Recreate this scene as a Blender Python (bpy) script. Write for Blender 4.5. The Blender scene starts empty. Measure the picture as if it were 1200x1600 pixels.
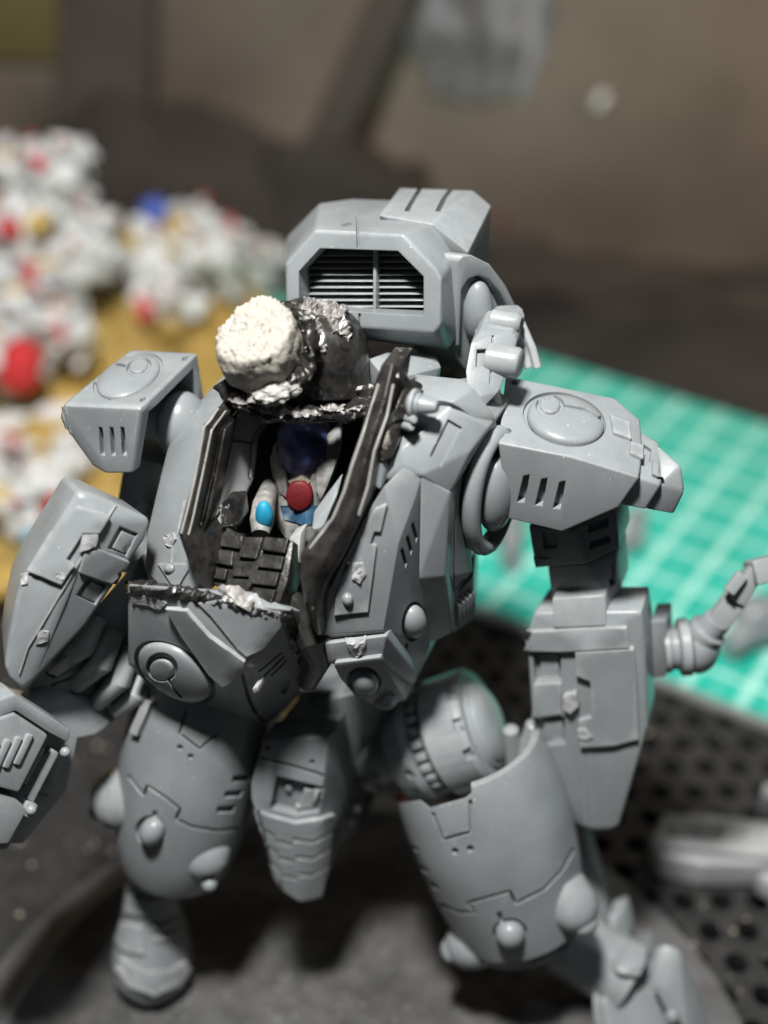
import bpy, bmesh, math, random
from mathutils import Vector, Matrix, noise, geometry
from mathutils.bvhtree import BVHTree

R = math.radians
# ------------------------------------------------------------------ camera, light, exposure (1 unit = 1 cm)
PITCH = R(35)
CAM = Vector((0, 0, 17))
F = 800 / math.tan(R(20))
scene = bpy.context.scene
col = scene.collection
cam_data = bpy.data.cameras.new('camera')
cam = bpy.data.objects.new('camera', cam_data)
col.objects.link(cam)
cam.location = CAM
cam.rotation_euler = (math.pi / 2 - PITCH, 0, 0)
cam_data.sensor_fit = 'VERTICAL'
cam_data.sensor_height = 24
cam_data.lens = 12 / math.tan(R(20))
cam_data.clip_start = 0.1
cam_data.clip_end = 500
cam_data.dof.use_dof = True
cam_data.dof.focus_distance = 15.5
cam_data.dof.aperture_fstop = 0.063
cam_data.dof.aperture_blades = 0
scene.camera = cam

world = bpy.data.worlds.new('World')
scene.world = world
world.use_nodes = True
world.node_tree.nodes['Background'].inputs[0].default_value = (0.80, 0.86, 1.0, 1)
world.node_tree.nodes['Background'].inputs[1].default_value = 0.025


def area(name, loc, target, size, power, color):
    l = bpy.data.lights.new(name, 'AREA')
    l.shape = 'RECTANGLE'
    l.size, l.size_y = size
    l.energy = power
    l.color = color
    o = bpy.data.objects.new(name, l)
    col.objects.link(o)
    o.location = loc
    o.rotation_euler = (Vector(target) - Vector(loc)).to_track_quat('-Z', 'Y').to_euler()
    return o


area('desk_lamp', (-3, 4.5, 34), (0, 13, 6), (3, 3), 18000, (1.0, 0.985, 0.96))
area('right_fill_light', (12, 6, 40), (0, 14, 5), (8, 8), 1200, (0.92, 0.97, 1.0))  # dim fill added from the right, no lamp seen there
area('wall_lamp', (17, 30, 11), (10, 37, 4), (2.5, 2.5), 900, (1.0, 0.80, 0.55))

scene.view_settings.view_transform = 'Standard'
scene.view_settings.look = 'None'
scene.view_settings.exposure = 0
scene.view_settings.gamma = 1
scene.render.engine = 'CYCLES'
scene.cycles.use_denoising = True
scene.cycles.max_bounces = 6
scene.cycles.diffuse_bounces = 3
scene.cycles.glossy_bounces = 3
scene.cycles.caustics_reflective = False
scene.cycles.caustics_refractive = False
scene.cycles.sample_clamp_indirect = 4

# ------------------------------------------------------------------ points
cr = Vector((1, 0, 0))
cu = Vector((0, math.sin(PITCH), math.cos(PITCH)))
cf = Vector((0, math.cos(PITCH), -math.sin(PITCH)))
YAW = R(20)
BACK = Vector((math.sin(YAW), math.cos(YAW), 0))     # the robot's backward direction
SIDE = Vector((math.cos(YAW), -math.sin(YAW), 0))    # towards the viewer's right along its shoulders
UP = Vector((0, 0, 1))


def ray(px, py):
    return cr * ((px - 600) / F) + cu * ((800 - py) / F) + cf


def D(px, py, d):
    return CAM + ray(px, py) * d


def Y(px, py, y):
    r = ray(px, py)
    return CAM + r * (y / r.y)


def Z(px, py, z):
    r = ray(px, py)
    return CAM + r * ((z - CAM.z) / r.z)


def Ys(pts):
    return [Y(*p) for p in pts]


class Plane:
    def __init__(s, a, b, c):
        s.p = a
        s.n = (b - a).cross(c - a).normalized()
        if s.n.dot(cf) > 0:
            s.n = -s.n

    def at(s, px, py):
        r = ray(px, py)
        t = (s.p - CAM).dot(s.n) / r.dot(s.n)
        return CAM + r * t

    def on(s, pts):
        return [s.at(*p) for p in pts]


# ------------------------------------------------------------------ mesh tools (all in world coordinates)
def to_mesh(bm, angle=32):
    bmesh.ops.recalc_face_normals(bm, faces=bm.faces)
    me = bpy.data.meshes.new('mesh')
    bm.to_mesh(me)
    bm.free()
    smooth(me, angle)
    return me


def smooth(me, angle=32):
    me.polygons.foreach_set('use_smooth', [True] * len(me.polygons))
    me.set_sharp_from_angle(angle=R(angle))


def bevel_bm(bm, w, seg=2, ang=14):
    if w <= 0:
        return
    es = [e for e in bm.edges if len(e.link_faces) == 2 and e.calc_face_angle(0) > R(ang)]
    bmesh.ops.bevel(bm, geom=es, offset=w, segments=seg, profile=0.6, affect='EDGES', clamp_overlap=True)


def hull(pts, bevel=0.03, seg=2):
    bm = bmesh.new()
    for p in pts:
        bm.verts.new(p)
    r = bmesh.ops.convex_hull(bm, input=bm.verts)
    bmesh.ops.delete(bm, geom=[v for v in bm.verts if not v.link_faces], context='VERTS')
    bmesh.ops.dissolve_limit(bm, angle_limit=R(4), verts=bm.verts, edges=bm.edges)
    bmesh.ops.recalc_face_normals(bm, faces=bm.faces)
    bevel_bm(bm, bevel, seg)
    return to_mesh(bm)


def prism(pts, vec, bevel=0.03, seg=2, scale=1.0, flip=False):
    bm = bmesh.new()
    c = sum(pts, Vector()) / len(pts)
    a = [bm.verts.new(p) for p in pts]
    b = [bm.verts.new(c + (p - c) * scale + vec) for p in pts]
    bm.faces.new(a)
    bm.faces.new(b[::-1])
    n = len(a)
    for i in range(n):
        bm.faces.new((a[i], b[i], b[(i + 1) % n], a[(i + 1) % n]))
    bmesh.ops.recalc_face_normals(bm, faces=bm.faces)
    bevel_bm(bm, bevel, seg)
    return to_mesh(bm)


def loft(rings, caps=True, closed=True, angle=40):
    bm = bmesh.new()
    vs = [[bm.verts.new(p) for p in r] for r in rings]
    n = len(rings[0])
    for i in range(len(vs) - 1):
        for j in range(n if closed else n - 1):
            k = (j + 1) % n
            bm.faces.new((vs[i][j], vs[i][k], vs[i + 1][k], vs[i + 1][j]))
    if caps:
        bm.faces.new(vs[0])
        bm.faces.new(vs[-1][::-1])
    return to_mesh(bm, angle)


def frame_of(axis, hint=None):
    a = axis.normalized()
    h = hint or (UP if abs(a.z) < 0.9 else SIDE)
    u = a.cross(h).normalized()
    v = u.cross(a).normalized()
    return u, v


def ring(c, u, v, ru, rv=None, n=40, power=2.0):
    rv = ru if rv is None else rv
    out = []
    for i in range(n):
        t = 2 * math.pi * i / n
        ct, st = math.cos(t), math.sin(t)
        ct = math.copysign(abs(ct) ** (2 / power), ct)
        st = math.copysign(abs(st) ** (2 / power), st)
        out.append(c + u * ru * ct + v * rv * st)
    return out


def lathe(p0, p1, prof, n=40, hint=None, squash=1.0, angle=35, power=2.0):
    """prof: (t along p0->p1, radius)"""
    u, v = frame_of(p1 - p0, hint)
    return loft([ring(p0.lerp(p1, t) if 0 <= t <= 1 else p0 + (p1 - p0) * t, u, v, r, r * squash, n, power) for t, r in prof], angle=angle)


def barrel(spec, n=48, squash=1.0, angle=40, hint=None):
    """spec: (point, radius) down a limb; rings square to the whole axis"""
    u, v = frame_of(spec[-1][0] - spec[0][0], hint)
    return loft([ring(p, u, v, r, r * squash, n) for p, r in spec], angle=angle)


def tube(pts, r, n=10):
    rings = []
    for i, p in enumerate(pts):
        a = pts[max(i - 1, 0)]
        b = pts[min(i + 1, len(pts) - 1)]
        u, v = frame_of(b - a)
        rr = r[i] if isinstance(r, (list, tuple)) else r
        rings.append(ring(p, u, v, rr, rr, n))
    return loft(rings)


def torus(c, u, v, ru, rv, r, n=56, m=12):
    bm = bmesh.new()
    w = u.cross(v).normalized()
    g = []
    for i in range(n):
        t = 2 * math.pi * i / n
        rad = (u * math.cos(t) * ru + v * math.sin(t) * rv)
        rd = rad.normalized()
        g.append([bm.verts.new(c + rad + (rd * math.cos(s) + w * math.sin(s)) * r) for s in [2 * math.pi * k / m for k in range(m)]])
    for i in range(n):
        for k in range(m):
            bm.faces.new((g[i][k], g[(i + 1) % n][k], g[(i + 1) % n][(k + 1) % m], g[i][(k + 1) % m]))
    return to_mesh(bm, 60)


def blob(c, u, v, w, nu=48, nv=32, f=None):
    """ellipsoid; f(direction) scales the radius"""
    bm = bmesh.new()
    bmesh.ops.create_uvsphere(bm, u_segments=nu, v_segments=nv, radius=1)
    for q in bm.verts:
        d = q.co.copy()
        k = f(d) if f else 1
        q.co = c + (u * d.x + v * d.y + w * d.z) * k
    return to_mesh(bm, 60)


def join(*meshes):
    bm = bmesh.new()
    for m in meshes:
        bm.from_mesh(m)
    return to_mesh(bm)


def bvh(me):
    off = Vector(me['off']) if 'off' in me else Vector()
    return BVHTree.FromPolygons([v.co + off for v in me.vertices], [p.vertices[:] for p in me.polygons])


def hit(bv, px, py):
    r = ray(px, py).normalized()
    loc, nor, _, dist = bv.ray_cast(CAM, r)
    if loc is None:
        loc, nor, _, _ = bv.find_nearest(D(px, py, 15.8))
        # keep to the ray: the point of the ray nearest to the surface found
        loc = CAM + r * (loc - CAM).dot(r)
    if nor.dot(r) > 0:
        nor = -nor
    return loc, nor


def inside_poly(p, poly):
    x, y = p
    c = False
    j = len(poly) - 1
    for i in range(len(poly)):
        xi, yi = poly[i]
        xj, yj = poly[j]
        if (yi > y) != (yj > y) and x < (xj - xi) * (y - yi) / (yj - yi) + xi:
            c = not c
        j = i
    return c


def drape(bv, poly, lo, hi, res=9, flat=False, jitter=0.0):
    """a plate that follows a surface: outline in picture pixels laid on the surface, from lo to hi along its normal"""
    edge = []
    n = len(poly)
    for i in range(n):
        a, b = Vector(poly[i]), Vector(poly[(i + 1) % n])
        k = max(1, int((b - a).length / res))
        for s in range(k):
            edge.append(a.lerp(b, s / k))
    x0, x1 = min(p.x for p in edge), max(p.x for p in edge)
    y0, y1 = min(p.y for p in edge), max(p.y for p in edge)
    pts = list(edge)
    pl = [(p.x, p.y) for p in edge]
    x = x0 + res / 2
    while x < x1:
        y = y0 + res / 2
        while y < y1:
            if inside_poly((x, y), pl) and min((Vector((x, y)) - e).length for e in edge) > res * 0.45:
                pts.append(Vector((x, y)))
            y += res
        x += res
    m = len(edge)
    vo, _, fo, _, _, _ = geometry.delaunay_2d_cdt(pts, [(i, (i + 1) % m) for i in range(m)], [list(range(m))], 1, 1e-4)
    hs = [hit(bv, p.x, p.y) for p in vo]
    if flat:
        av = sum((h[1] for h in hs), Vector()).normalized()
        hs = [(h[0], av) for h in hs]
    bm = bmesh.new()
    top = [bm.verts.new(l + nn * (hi + (random.random() - .5) * jitter)) for l, nn in hs]
    bot = [bm.verts.new(l + nn * lo) for l, nn in hs]
    cnt = {}
    for f in fo:
        if len(f) < 3:
            continue
        try:
            bm.faces.new([top[i] for i in f])
            bm.faces.new([bot[i] for i in f][::-1])
        except ValueError:
            continue
        for i in range(len(f)):
            a, b = f[i], f[(i + 1) % len(f)]
            cnt[(min(a, b), max(a, b))] = cnt.get((min(a, b), max(a, b)), 0) + 1
    for (a, b), c in cnt.items():
        if c == 1:
            try:
                bm.faces.new((top[a], top[b], bot[b], bot[a]))
            except ValueError:
                pass
    return to_mesh(bm)


def strip(bv, pts, w, lo, hi, closed=False, res=8):
    """a narrow band along a pixel line laid on a surface"""
    q = []
    n = len(pts)
    for i in range(n if closed else n - 1):
        a, b = Vector(pts[i]), Vector(pts[(i + 1) % n])
        k = max(1, int((b - a).length / res))
        for s in range(k):
            q.append(a.lerp(b, s / k))
    if not closed:
        q.append(Vector(pts[-1]))
    rings = []
    m = len(q)
    for i in range(m):
        a = q[(i - 1) % m] if closed or i else q[i]
        b = q[(i + 1) % m] if closed or i < m - 1 else q[i]
        t = (b - a).normalized()
        nn = Vector((-t.y, t.x)) * w / 2
        l1, n1 = hit(bv, *(q[i] + nn))
        l2, n2 = hit(bv, *(q[i] - nn))
        rings.append([l1 + n1 * lo, l1 + n1 * hi, l2 + n2 * hi, l2 + n2 * lo])
    if closed:
        bm = bmesh.new()
        vs = [[bm.verts.new(p) for p in r] for r in rings]
        for i in range(m):
            for j in range(4):
                bm.faces.new((vs[i][j], vs[i][(j + 1) % 4], vs[(i + 1) % m][(j + 1) % 4], vs[(i + 1) % m][j]))
        return to_mesh(bm)
    return loft(rings)


def ell(cx, cy, rx, ry, a=0, n=28, t0=0, t1=360):
    c, s = math.cos(R(a)), math.sin(R(a))
    out = []
    full = abs(t1 - t0) >= 360
    for i in range(n if full else n + 1):
        t = R(t0 + (t1 - t0) * i / n)
        x, y = rx * math.cos(t), ry * math.sin(t)
        out.append((cx + x * c - y * s, cy + x * s + y * c))
    return out


def rect(cx, cy, w, h, a=0):
    c, s = math.cos(R(a)), math.sin(R(a))
    return [(cx + x * c - y * s, cy + x * s + y * c) for x, y in ((-w / 2, -h / 2), (w / 2, -h / 2), (w / 2, h / 2), (-w / 2, h / 2))]


def dome(bv, cx, cy, rx, ry, a, h, sink=0.02, rings=7, n=32, p=1.0):
    """a lens-shaped boss on a surface"""
    c, nor = hit(bv, cx, cy)
    pl = Plane(c, c + nor.orthogonal(), c + nor.cross(nor.orthogonal()))
    e = pl.on(ell(cx, cy, rx, ry, a, n))
    rr = [[q - nor * sink for q in e]]
    for i in range(rings):
        t = i / rings * math.pi / 2
        rr.append([c + (q - c) * math.cos(t) ** p + nor * h * math.sin(t) for q in e])
    rr.append([c + (q - c) * 0.03 + nor * h for q in e])
    return loft(rr, angle=50)


def boss(bv, cx, cy, rx, ry, a, h, sink=0.02, n=24, bev=0.3):
    """a flat-topped round button"""
    c, nor = hit(bv, cx, cy)
    pl = Plane(c, c + nor.orthogonal(), c + nor.cross(nor.orthogonal()))
    e = pl.on(ell(cx, cy, rx, ry, a, n))
    return loft([[q - nor * sink for q in e], [q + nor * h * (1 - bev) for q in e], [c + (q - c) * 0.93 + nor * h * (1 - bev * .3) for q in e],
                 [c + (q - c) * 0.82 + nor * h for q in e]], angle=50)


def cut(me, cutters, op='DIFFERENCE'):
    bm = bmesh.new()
    for c in cutters:
        bm.from_mesh(c)
    cm = bpy.data.meshes.new('cut')
    bm.to_mesh(cm)
    bm.free()
    a = bpy.data.objects.new('tmp_a', me)
    b = bpy.data.objects.new('tmp_b', cm)
    col.objects.link(a)
    col.objects.link(b)
    md = a.modifiers.new('b', 'BOOLEAN')
    md.operation = op
    md.object = b
    md.solver = 'EXACT'
    md.use_self = True
    dg = bpy.context.evaluated_depsgraph_get()
    out = bpy.data.meshes.new_from_object(a.evaluated_get(dg))
    bpy.data.objects.remove(a)
    bpy.data.objects.remove(b)
    if len(out.polygons) < 4:
        print('EMPTY BOOLEAN')
        return me
    smooth(out)
    return out


WLOC = {}


def add(name, me, mat, parent=None, origin=None):
    o = bpy.data.objects.new(name, me)
    col.objects.link(o)
    n = len(me.vertices)
    c = origin or (sum((v.co for v in me.vertices), Vector()) / max(n, 1))
    me.transform(Matrix.Translation(-c))
    me['off'] = tuple(c)
    me.materials.clear()
    me.materials.append(MAT[mat] if isinstance(mat, str) else mat)
    WLOC[o.name] = c
    o.location = c
    if parent:
        o.parent = parent
        o.location = c - WLOC[parent.name]
    me.name = name
    return o


def empty(name, loc, parent=None):
    o = bpy.data.objects.new(name, None)
    o.empty_display_size = 0.3
    col.objects.link(o)
    WLOC[o.name] = Vector(loc)
    o.location = loc
    return o


def tag(o, label=None, cat=None, group=None, kind=None):
    if label:
        o['label'] = label
    if cat:
        o['category'] = cat
    if group:
        o['group'] = group
    if kind:
        o['kind'] = kind
    return o


# ------------------------------------------------------------------ materials
MAT = {}


def new_mat(name):
    m = bpy.data.materials.new(name)
    m.use_nodes = True
    MAT[name] = m
    nt = m.node_tree
    return m, nt, nt.nodes['Principled BSDF']


def nd(nt, typ, **kw):
    n = nt.nodes.new(typ)
    for k, v in kw.items():
        if k in n.inputs:
            n.inputs[k].default_value = v
        else:
            setattr(n, k, v)
    return n


def ramp(nt, src, stops):
    r = nt.nodes.new('ShaderNodeValToRGB')
    e = r.color_ramp.elements
    while len(e) < len(stops):
        e.new(0.5)
    for i, (p, c) in enumerate(stops):
        e[i].position = p
        e[i].color = c if len(c) == 4 else (*c, 1)
    nt.links.new(src, r.inputs[0])
    return r


def mixc(nt, fac, a, b, mode='MIX'):
    m = nt.nodes.new('ShaderNodeMix')
    m.data_type = 'RGBA'
    m.blend_type = mode
    for s, v in ((m.inputs[0], fac), (m.inputs[6], a), (m.inputs[7], b)):
        if hasattr(v, 'links') or hasattr(v, 'is_linked'):
            nt.links.new(v, s)
        else:
            s.default_value = v if not isinstance(v, tuple) or len(v) == 4 else (*v, 1)
    return m.outputs[2]


def simple(name, color, rough=0.45, var=0.12, scale=3.0, bump=0.0, bscale=30, bevel=0.0, spec=0.5, metal=0.0, sss=0.0):
    m, nt, b = new_mat(name)
    L = nt.links.new
    pos = nt.nodes.new('ShaderNodeNewGeometry').outputs['Position']
    nz = nd(nt, 'ShaderNodeTexNoise', Scale=scale, Detail=5.0)
    L(pos, nz.inputs['Vector'])
    c0 = tuple(max(0, x * (1 - var)) for x in color)
    c1 = tuple(min(1, x * (1 + var)) for x in color)
    rp = ramp(nt, nz.outputs[0], [(0.3, c0), (0.7, c1)])
    L(rp.outputs[0], b.inputs['Base Color'])
    rr = nd(nt, 'ShaderNodeMapRange')
    rr.inputs[3].default_value = rough - 0.08
    rr.inputs[4].default_value = rough + 0.08
    L(nz.outputs[0], rr.inputs[0])
    L(rr.outputs[0], b.inputs['Roughness'])
    b.inputs['Specular IOR Level'].default_value = spec
    b.inputs['Metallic'].default_value = metal
    if sss:
        b.inputs['Subsurface Weight'].default_value = sss
        b.inputs['Subsurface Radius'].default_value = (0.05, 0.04, 0.03)
    last = None
    if bevel:
        bv = nd(nt, 'ShaderNodeBevel', samples=4)
        bv.inputs['Radius'].default_value = bevel
        last = bv.outputs[0]
    if bump:
        n2 = nd(nt, 'ShaderNodeTexNoise', Scale=bscale, Detail=6.0)
        L(pos, n2.inputs['Vector'])
        bp = nd(nt, 'ShaderNodeBump', Strength=bump, Distance=0.02)
        L(n2.outputs[0], bp.inputs['Height'])
        if last:
            L(last, bp.inputs['Normal'])
        last = bp.outputs[0]
    if last:
        L(last, b.inputs['Normal'])
    return m


def plastic(name, color, dust=True):
    """bare moulded polystyrene: even grey, a satin skin, dust specks and fine scuffs"""
    m, nt, b = new_mat(name)
    L = nt.links.new
    pos = nt.nodes.new('ShaderNodeNewGeometry').outputs['Position']
    nz = nd(nt, 'ShaderNodeTexNoise', Scale=1.6, Detail=4.0)
    L(pos, nz.inputs['Vector'])
    rp = ramp(nt, nz.outputs[0], [(0.3, tuple(x * 0.88 for x in color)), (0.7, tuple(x * 1.10 for x in color))])
    c = rp.outputs[0]
    if dust:
        vo = nd(nt, 'ShaderNodeTexVoronoi', Scale=5.5)
        L(pos, vo.inputs['Vector'])
        n3 = nd(nt, 'ShaderNodeTexNoise', Scale=60.0, Detail=2.0)
        L(pos, n3.inputs['Vector'])
        ad = nd(nt, 'ShaderNodeMath', operation='MULTIPLY_ADD')
        L(n3.outputs[0], ad.inputs[0])
        ad.inputs[1].default_value = 0.09
        L(vo.outputs['Distance'], ad.inputs[2])
        sp = ramp(nt, ad.outputs[0], [(0.080, (1, 1, 1)), (0.092, (0, 0, 0))])
        c = mixc(nt, sp.outputs[0], c, (0.62, 0.63, 0.62))
        # scuffs
        n4 = nd(nt, 'ShaderNodeTexNoise', Scale=7.0, Detail=8.0, Roughness=0.75)
        L(pos, n4.inputs['Vector'])
        sc = ramp(nt, n4.outputs[0], [(0.66, (0, 0, 0)), (0.74, (0.35, 0.35, 0.35))])
        c = mixc(nt, sc.outputs[0], c, (0.46, 0.47, 0.47))
    # corners painted paler to stand in for edge highlights
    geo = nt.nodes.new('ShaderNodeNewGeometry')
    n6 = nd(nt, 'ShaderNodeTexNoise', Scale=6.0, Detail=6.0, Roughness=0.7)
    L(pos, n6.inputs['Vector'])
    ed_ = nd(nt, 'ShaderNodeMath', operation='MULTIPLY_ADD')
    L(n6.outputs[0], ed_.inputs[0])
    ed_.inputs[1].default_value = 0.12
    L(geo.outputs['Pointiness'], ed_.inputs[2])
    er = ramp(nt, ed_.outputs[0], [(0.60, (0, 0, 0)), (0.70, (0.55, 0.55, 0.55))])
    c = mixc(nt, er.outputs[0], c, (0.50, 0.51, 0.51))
    # fine filing scratches
    mp = nd(nt, 'ShaderNodeMapping')
    mp.inputs['Scale'].default_value = (40, 3, 9)
    mp.inputs['Rotation'].default_value = (0.5, 0.3, 0.7)
    L(pos, mp.inputs['Vector'])
    n7 = nd(nt, 'ShaderNodeTexNoise', Scale=1.0, Detail=3.0)
    L(mp.outputs[0], n7.inputs['Vector'])
    n8 = nd(nt, 'ShaderNodeTexNoise', Scale=1.1, Detail=2.0)
    L(pos, n8.inputs['Vector'])
    s1 = ramp(nt, n7.outputs[0], [(0.66, (0, 0, 0)), (0.72, (0.4, 0.4, 0.4))])
    s2 = ramp(nt, n8.outputs[0], [(0.50, (0, 0, 0)), (0.62, (1, 1, 1))])
    c = mixc(nt, mixc(nt, 1.0, s1.outputs[0], s2.outputs[0], 'MULTIPLY'), c, (0.42, 0.43, 0.43))
    L(c, b.inputs['Base Color'])
    rr = nd(nt, 'ShaderNodeMapRange')
    rr.inputs[3].default_value = 0.22
    rr.inputs[4].default_value = 0.38
    L(nz.outputs[0], rr.inputs[0])
    L(rr.outputs[0], b.inputs['Roughness'])
    b.inputs['Specular IOR Level'].default_value = 0.42
    bv = nd(nt, 'ShaderNodeBevel', samples=4)
    bv.inputs['Radius'].default_value = 0.022
    n2 = nd(nt, 'ShaderNodeTexNoise', Scale=26.0, Detail=7.0, Roughness=0.65)
    L(pos, n2.inputs['Vector'])
    bp = nd(nt, 'ShaderNodeBump', Strength=0.10, Distance=0.02)
    L(n2.outputs[0], bp.inputs['Height'])
    L(bv.outputs[0], bp.inputs['Normal'])
    L(bp.outputs[0], b.inputs['Normal'])
    return m


def worn_black(name, chips=0.60, gloss=0.24, chipcol=(0.30, 0.28, 0.25)):
    """black paint brushed over grey plastic, rubbed through on edges"""
    m, nt, b = new_mat(name)
    L = nt.links.new
    g = nt.nodes.new('ShaderNodeNewGeometry')
    pos = g.outputs['Position']
    nz = nd(nt, 'ShaderNodeTexNoise', Scale=4.0, Detail=8.0, Roughness=0.7)
    L(pos, nz.inputs['Vector'])
    base = ramp(nt, nz.outputs[0], [(0.35, (0.008, 0.008, 0.009)), (0.62, (0.035, 0.032, 0.028))])
    # chips: edges (pointiness) broken up by noise
    n2 = nd(nt, 'ShaderNodeTexNoise', Scale=9.0, Detail=6.0, Roughness=0.7)
    L(pos, n2.inputs['Vector'])
    a1 = nd(nt, 'ShaderNodeMath', operation='MULTIPLY_ADD')
    L(g.outputs['Pointiness'], a1.inputs[0])
    a1.inputs[1].default_value = 3.0
    a1.inputs[2].default_value = -1.5 - 0.4
    ad = nd(nt, 'ShaderNodeMath', operation='MULTIPLY_ADD')
    L(n2.outputs[0], ad.inputs[0])
    ad.inputs[1].default_value = 0.8
    L(a1.outputs[0], ad.inputs[2])
    ch = ramp(nt, ad.outputs[0], [(chips - 0.03, (0, 0, 0)), (chips + 0.05, (1, 1, 1))])
    c = mixc(nt, ch.outputs[0], base.outputs[0], chipcol)
    L(c, b.inputs['Base Color'])
    rr = nd(nt, 'ShaderNodeMapRange')
    rr.inputs[3].default_value = gloss - 0.1
    rr.inputs[4].default_value = gloss + 0.16
    L(nz.outputs[0], rr.inputs[0])
    L(rr.outputs[0], b.inputs['Roughness'])
    bv = nd(nt, 'ShaderNodeBevel', samples=4)
    bv.inputs['Radius'].default_value = 0.03
    bp = nd(nt, 'ShaderNodeBump', Strength=0.16, Distance=0.03)
    n5 = nd(nt, 'ShaderNodeTexNoise', Scale=14.0, Detail=6.0)
    L(pos, n5.inputs['Vector'])
    L(n5.outputs[0], bp.inputs['Height'])
    L(bv.outputs[0], bp.inputs['Normal'])
    L(bp.outputs[0], b.inputs['Normal'])
    return m


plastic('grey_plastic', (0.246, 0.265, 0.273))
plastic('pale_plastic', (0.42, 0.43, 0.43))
worn_black('black_paint', chips=0.27, gloss=0.25)
worn_black('worn_lip', chips=0.20, gloss=0.28, chipcol=(0.36, 0.35, 0.33))
worn_black('rough_black', chips=0.25, gloss=0.22, chipcol=(0.42, 0.40, 0.37))
simple('scuff', (0.38, 0.39, 0.39), 0.35, 0.15, 8, 0.6, 25)
simple('putty', (0.42, 0.395, 0.345), 0.62, 0.10, 6, 1.0, 38, sss=0.1)
simple('crust', (0.30, 0.285, 0.27), 0.3, 0.5, 9, 0.8, 22)
simple('dark_plastic', (0.05, 0.051, 0.052), 0.4, 0.2, 3, 0.15, 30, bevel=0.02)
simple('paint_blue', (0.045, 0.058, 0.15), 0.5, 0.8, 5, 0.3, 18)
simple('paint_white', (0.20, 0.195, 0.185), 0.55, 0.65, 7, 0.3, 20)
simple('paint_red', (0.13, 0.005, 0.007), 0.6, 0.2, 6, 0.2, 20)
simple('paint_cyan', (0.015, 0.26, 0.42), 0.55, 0.15, 6)
simple('paint_teal', (0.015, 0.06, 0.11), 0.5, 0.3, 6)
simple('tile_black', (0.022, 0.021, 0.019), 0.3, 0.6, 7, 0.35, 16, bevel=0.025)
simple('cavity_black', (0.008, 0.008, 0.009), 0.35, 0.4, 5, 0.3, 12)
simple('figure_white', (0.74, 0.75, 0.74), 0.5, 0.12, 2)
simple('figure_grey_shade', (0.42, 0.43, 0.42), 0.5, 0.2, 2)  # grey of packs and guns, also shading painted onto the white limbs
simple('figure_ochre', (0.60, 0.42, 0.12), 0.5, 0.2, 2)
simple('figure_teal', (0.02, 0.34, 0.27), 0.5, 0.2, 2)
simple('figure_red', (0.62, 0.045, 0.05), 0.4, 0.2, 2)
simple('figure_blue', (0.08, 0.14, 0.55), 0.4, 0.15, 2)
simple('figure_cyan', (0.10, 0.42, 0.62), 0.4, 0.15, 2)
simple('yellow_cloth', (0.80, 0.58, 0.18), 0.75, 0.18, 0.8, 0.4, 9)
simple('wall_paint', (0.150, 0.122, 0.096), 0.45, 0.45, 0.13, 0.1, 2)
simple('bag_cloth', (0.034, 0.026, 0.021), 0.85, 0.25, 0.2, 0.2, 2)
simple('strap_cloth', (0.060, 0.048, 0.039), 0.85, 0.25, 0.3)
simple('olive_board', (0.13, 0.105, 0.035), 0.8, 0.1, 0.2)
simple('reflection_white', (0.42, 0.42, 0.46), 0.3, 0.2, 0.5)
simple('sand', (0.34, 0.30, 0.23), 0.8, 0.3, 8)

# ================================================================== THE SETTING
random.seed(7)


def board_mat():
    m, nt, b = new_mat('board_black')
    L = nt.links.new
    pos = nt.nodes.new('ShaderNodeNewGeometry').outputs['Position']
    nz = nd(nt, 'ShaderNodeTexNoise', Scale=3.0, Detail=8.0, Roughness=0.75)
    L(pos, nz.inputs['Vector'])
    base = ramp(nt, nz.outputs[0], [(0.35, (0.008, 0.008, 0.008)), (0.7, (0.042, 0.041, 0.040))])
    vo = nd(nt, 'ShaderNodeTexVoronoi', Scale=3.2)
    L(pos, vo.inputs['Vector'])
    sp = ramp(nt, vo.outputs['Distance'], [(0.07, (1, 1, 1)), (0.12, (0, 0, 0))])
    L(mixc(nt, sp.outputs[0], base.outputs[0], (0.16, 0.15, 0.14)), b.inputs['Base Color'])
    b.inputs['Roughness'].default_value = 0.55
    bp = nd(nt, 'ShaderNodeBump', Strength=0.5, Distance=0.05)
    L(nz.outputs[0], bp.inputs['Height'])
    L(bp.outputs[0], b.inputs['Normal'])


board_mat()
simple('table_dark', (0.030, 0.027, 0.025), 0.6, 0.3, 0.4, 0.3, 4)

# table
bm = bmesh.new()
for p in ((-60, -12, -0.62), (60, -12, -0.62), (60, 60, -0.62), (-60, 60, -0.62)):
    bm.verts.new(p)
bm.faces.new(bm.verts)
tag(add('table_top', to_mesh(bm), 'table_dark'), kind='structure')


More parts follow.
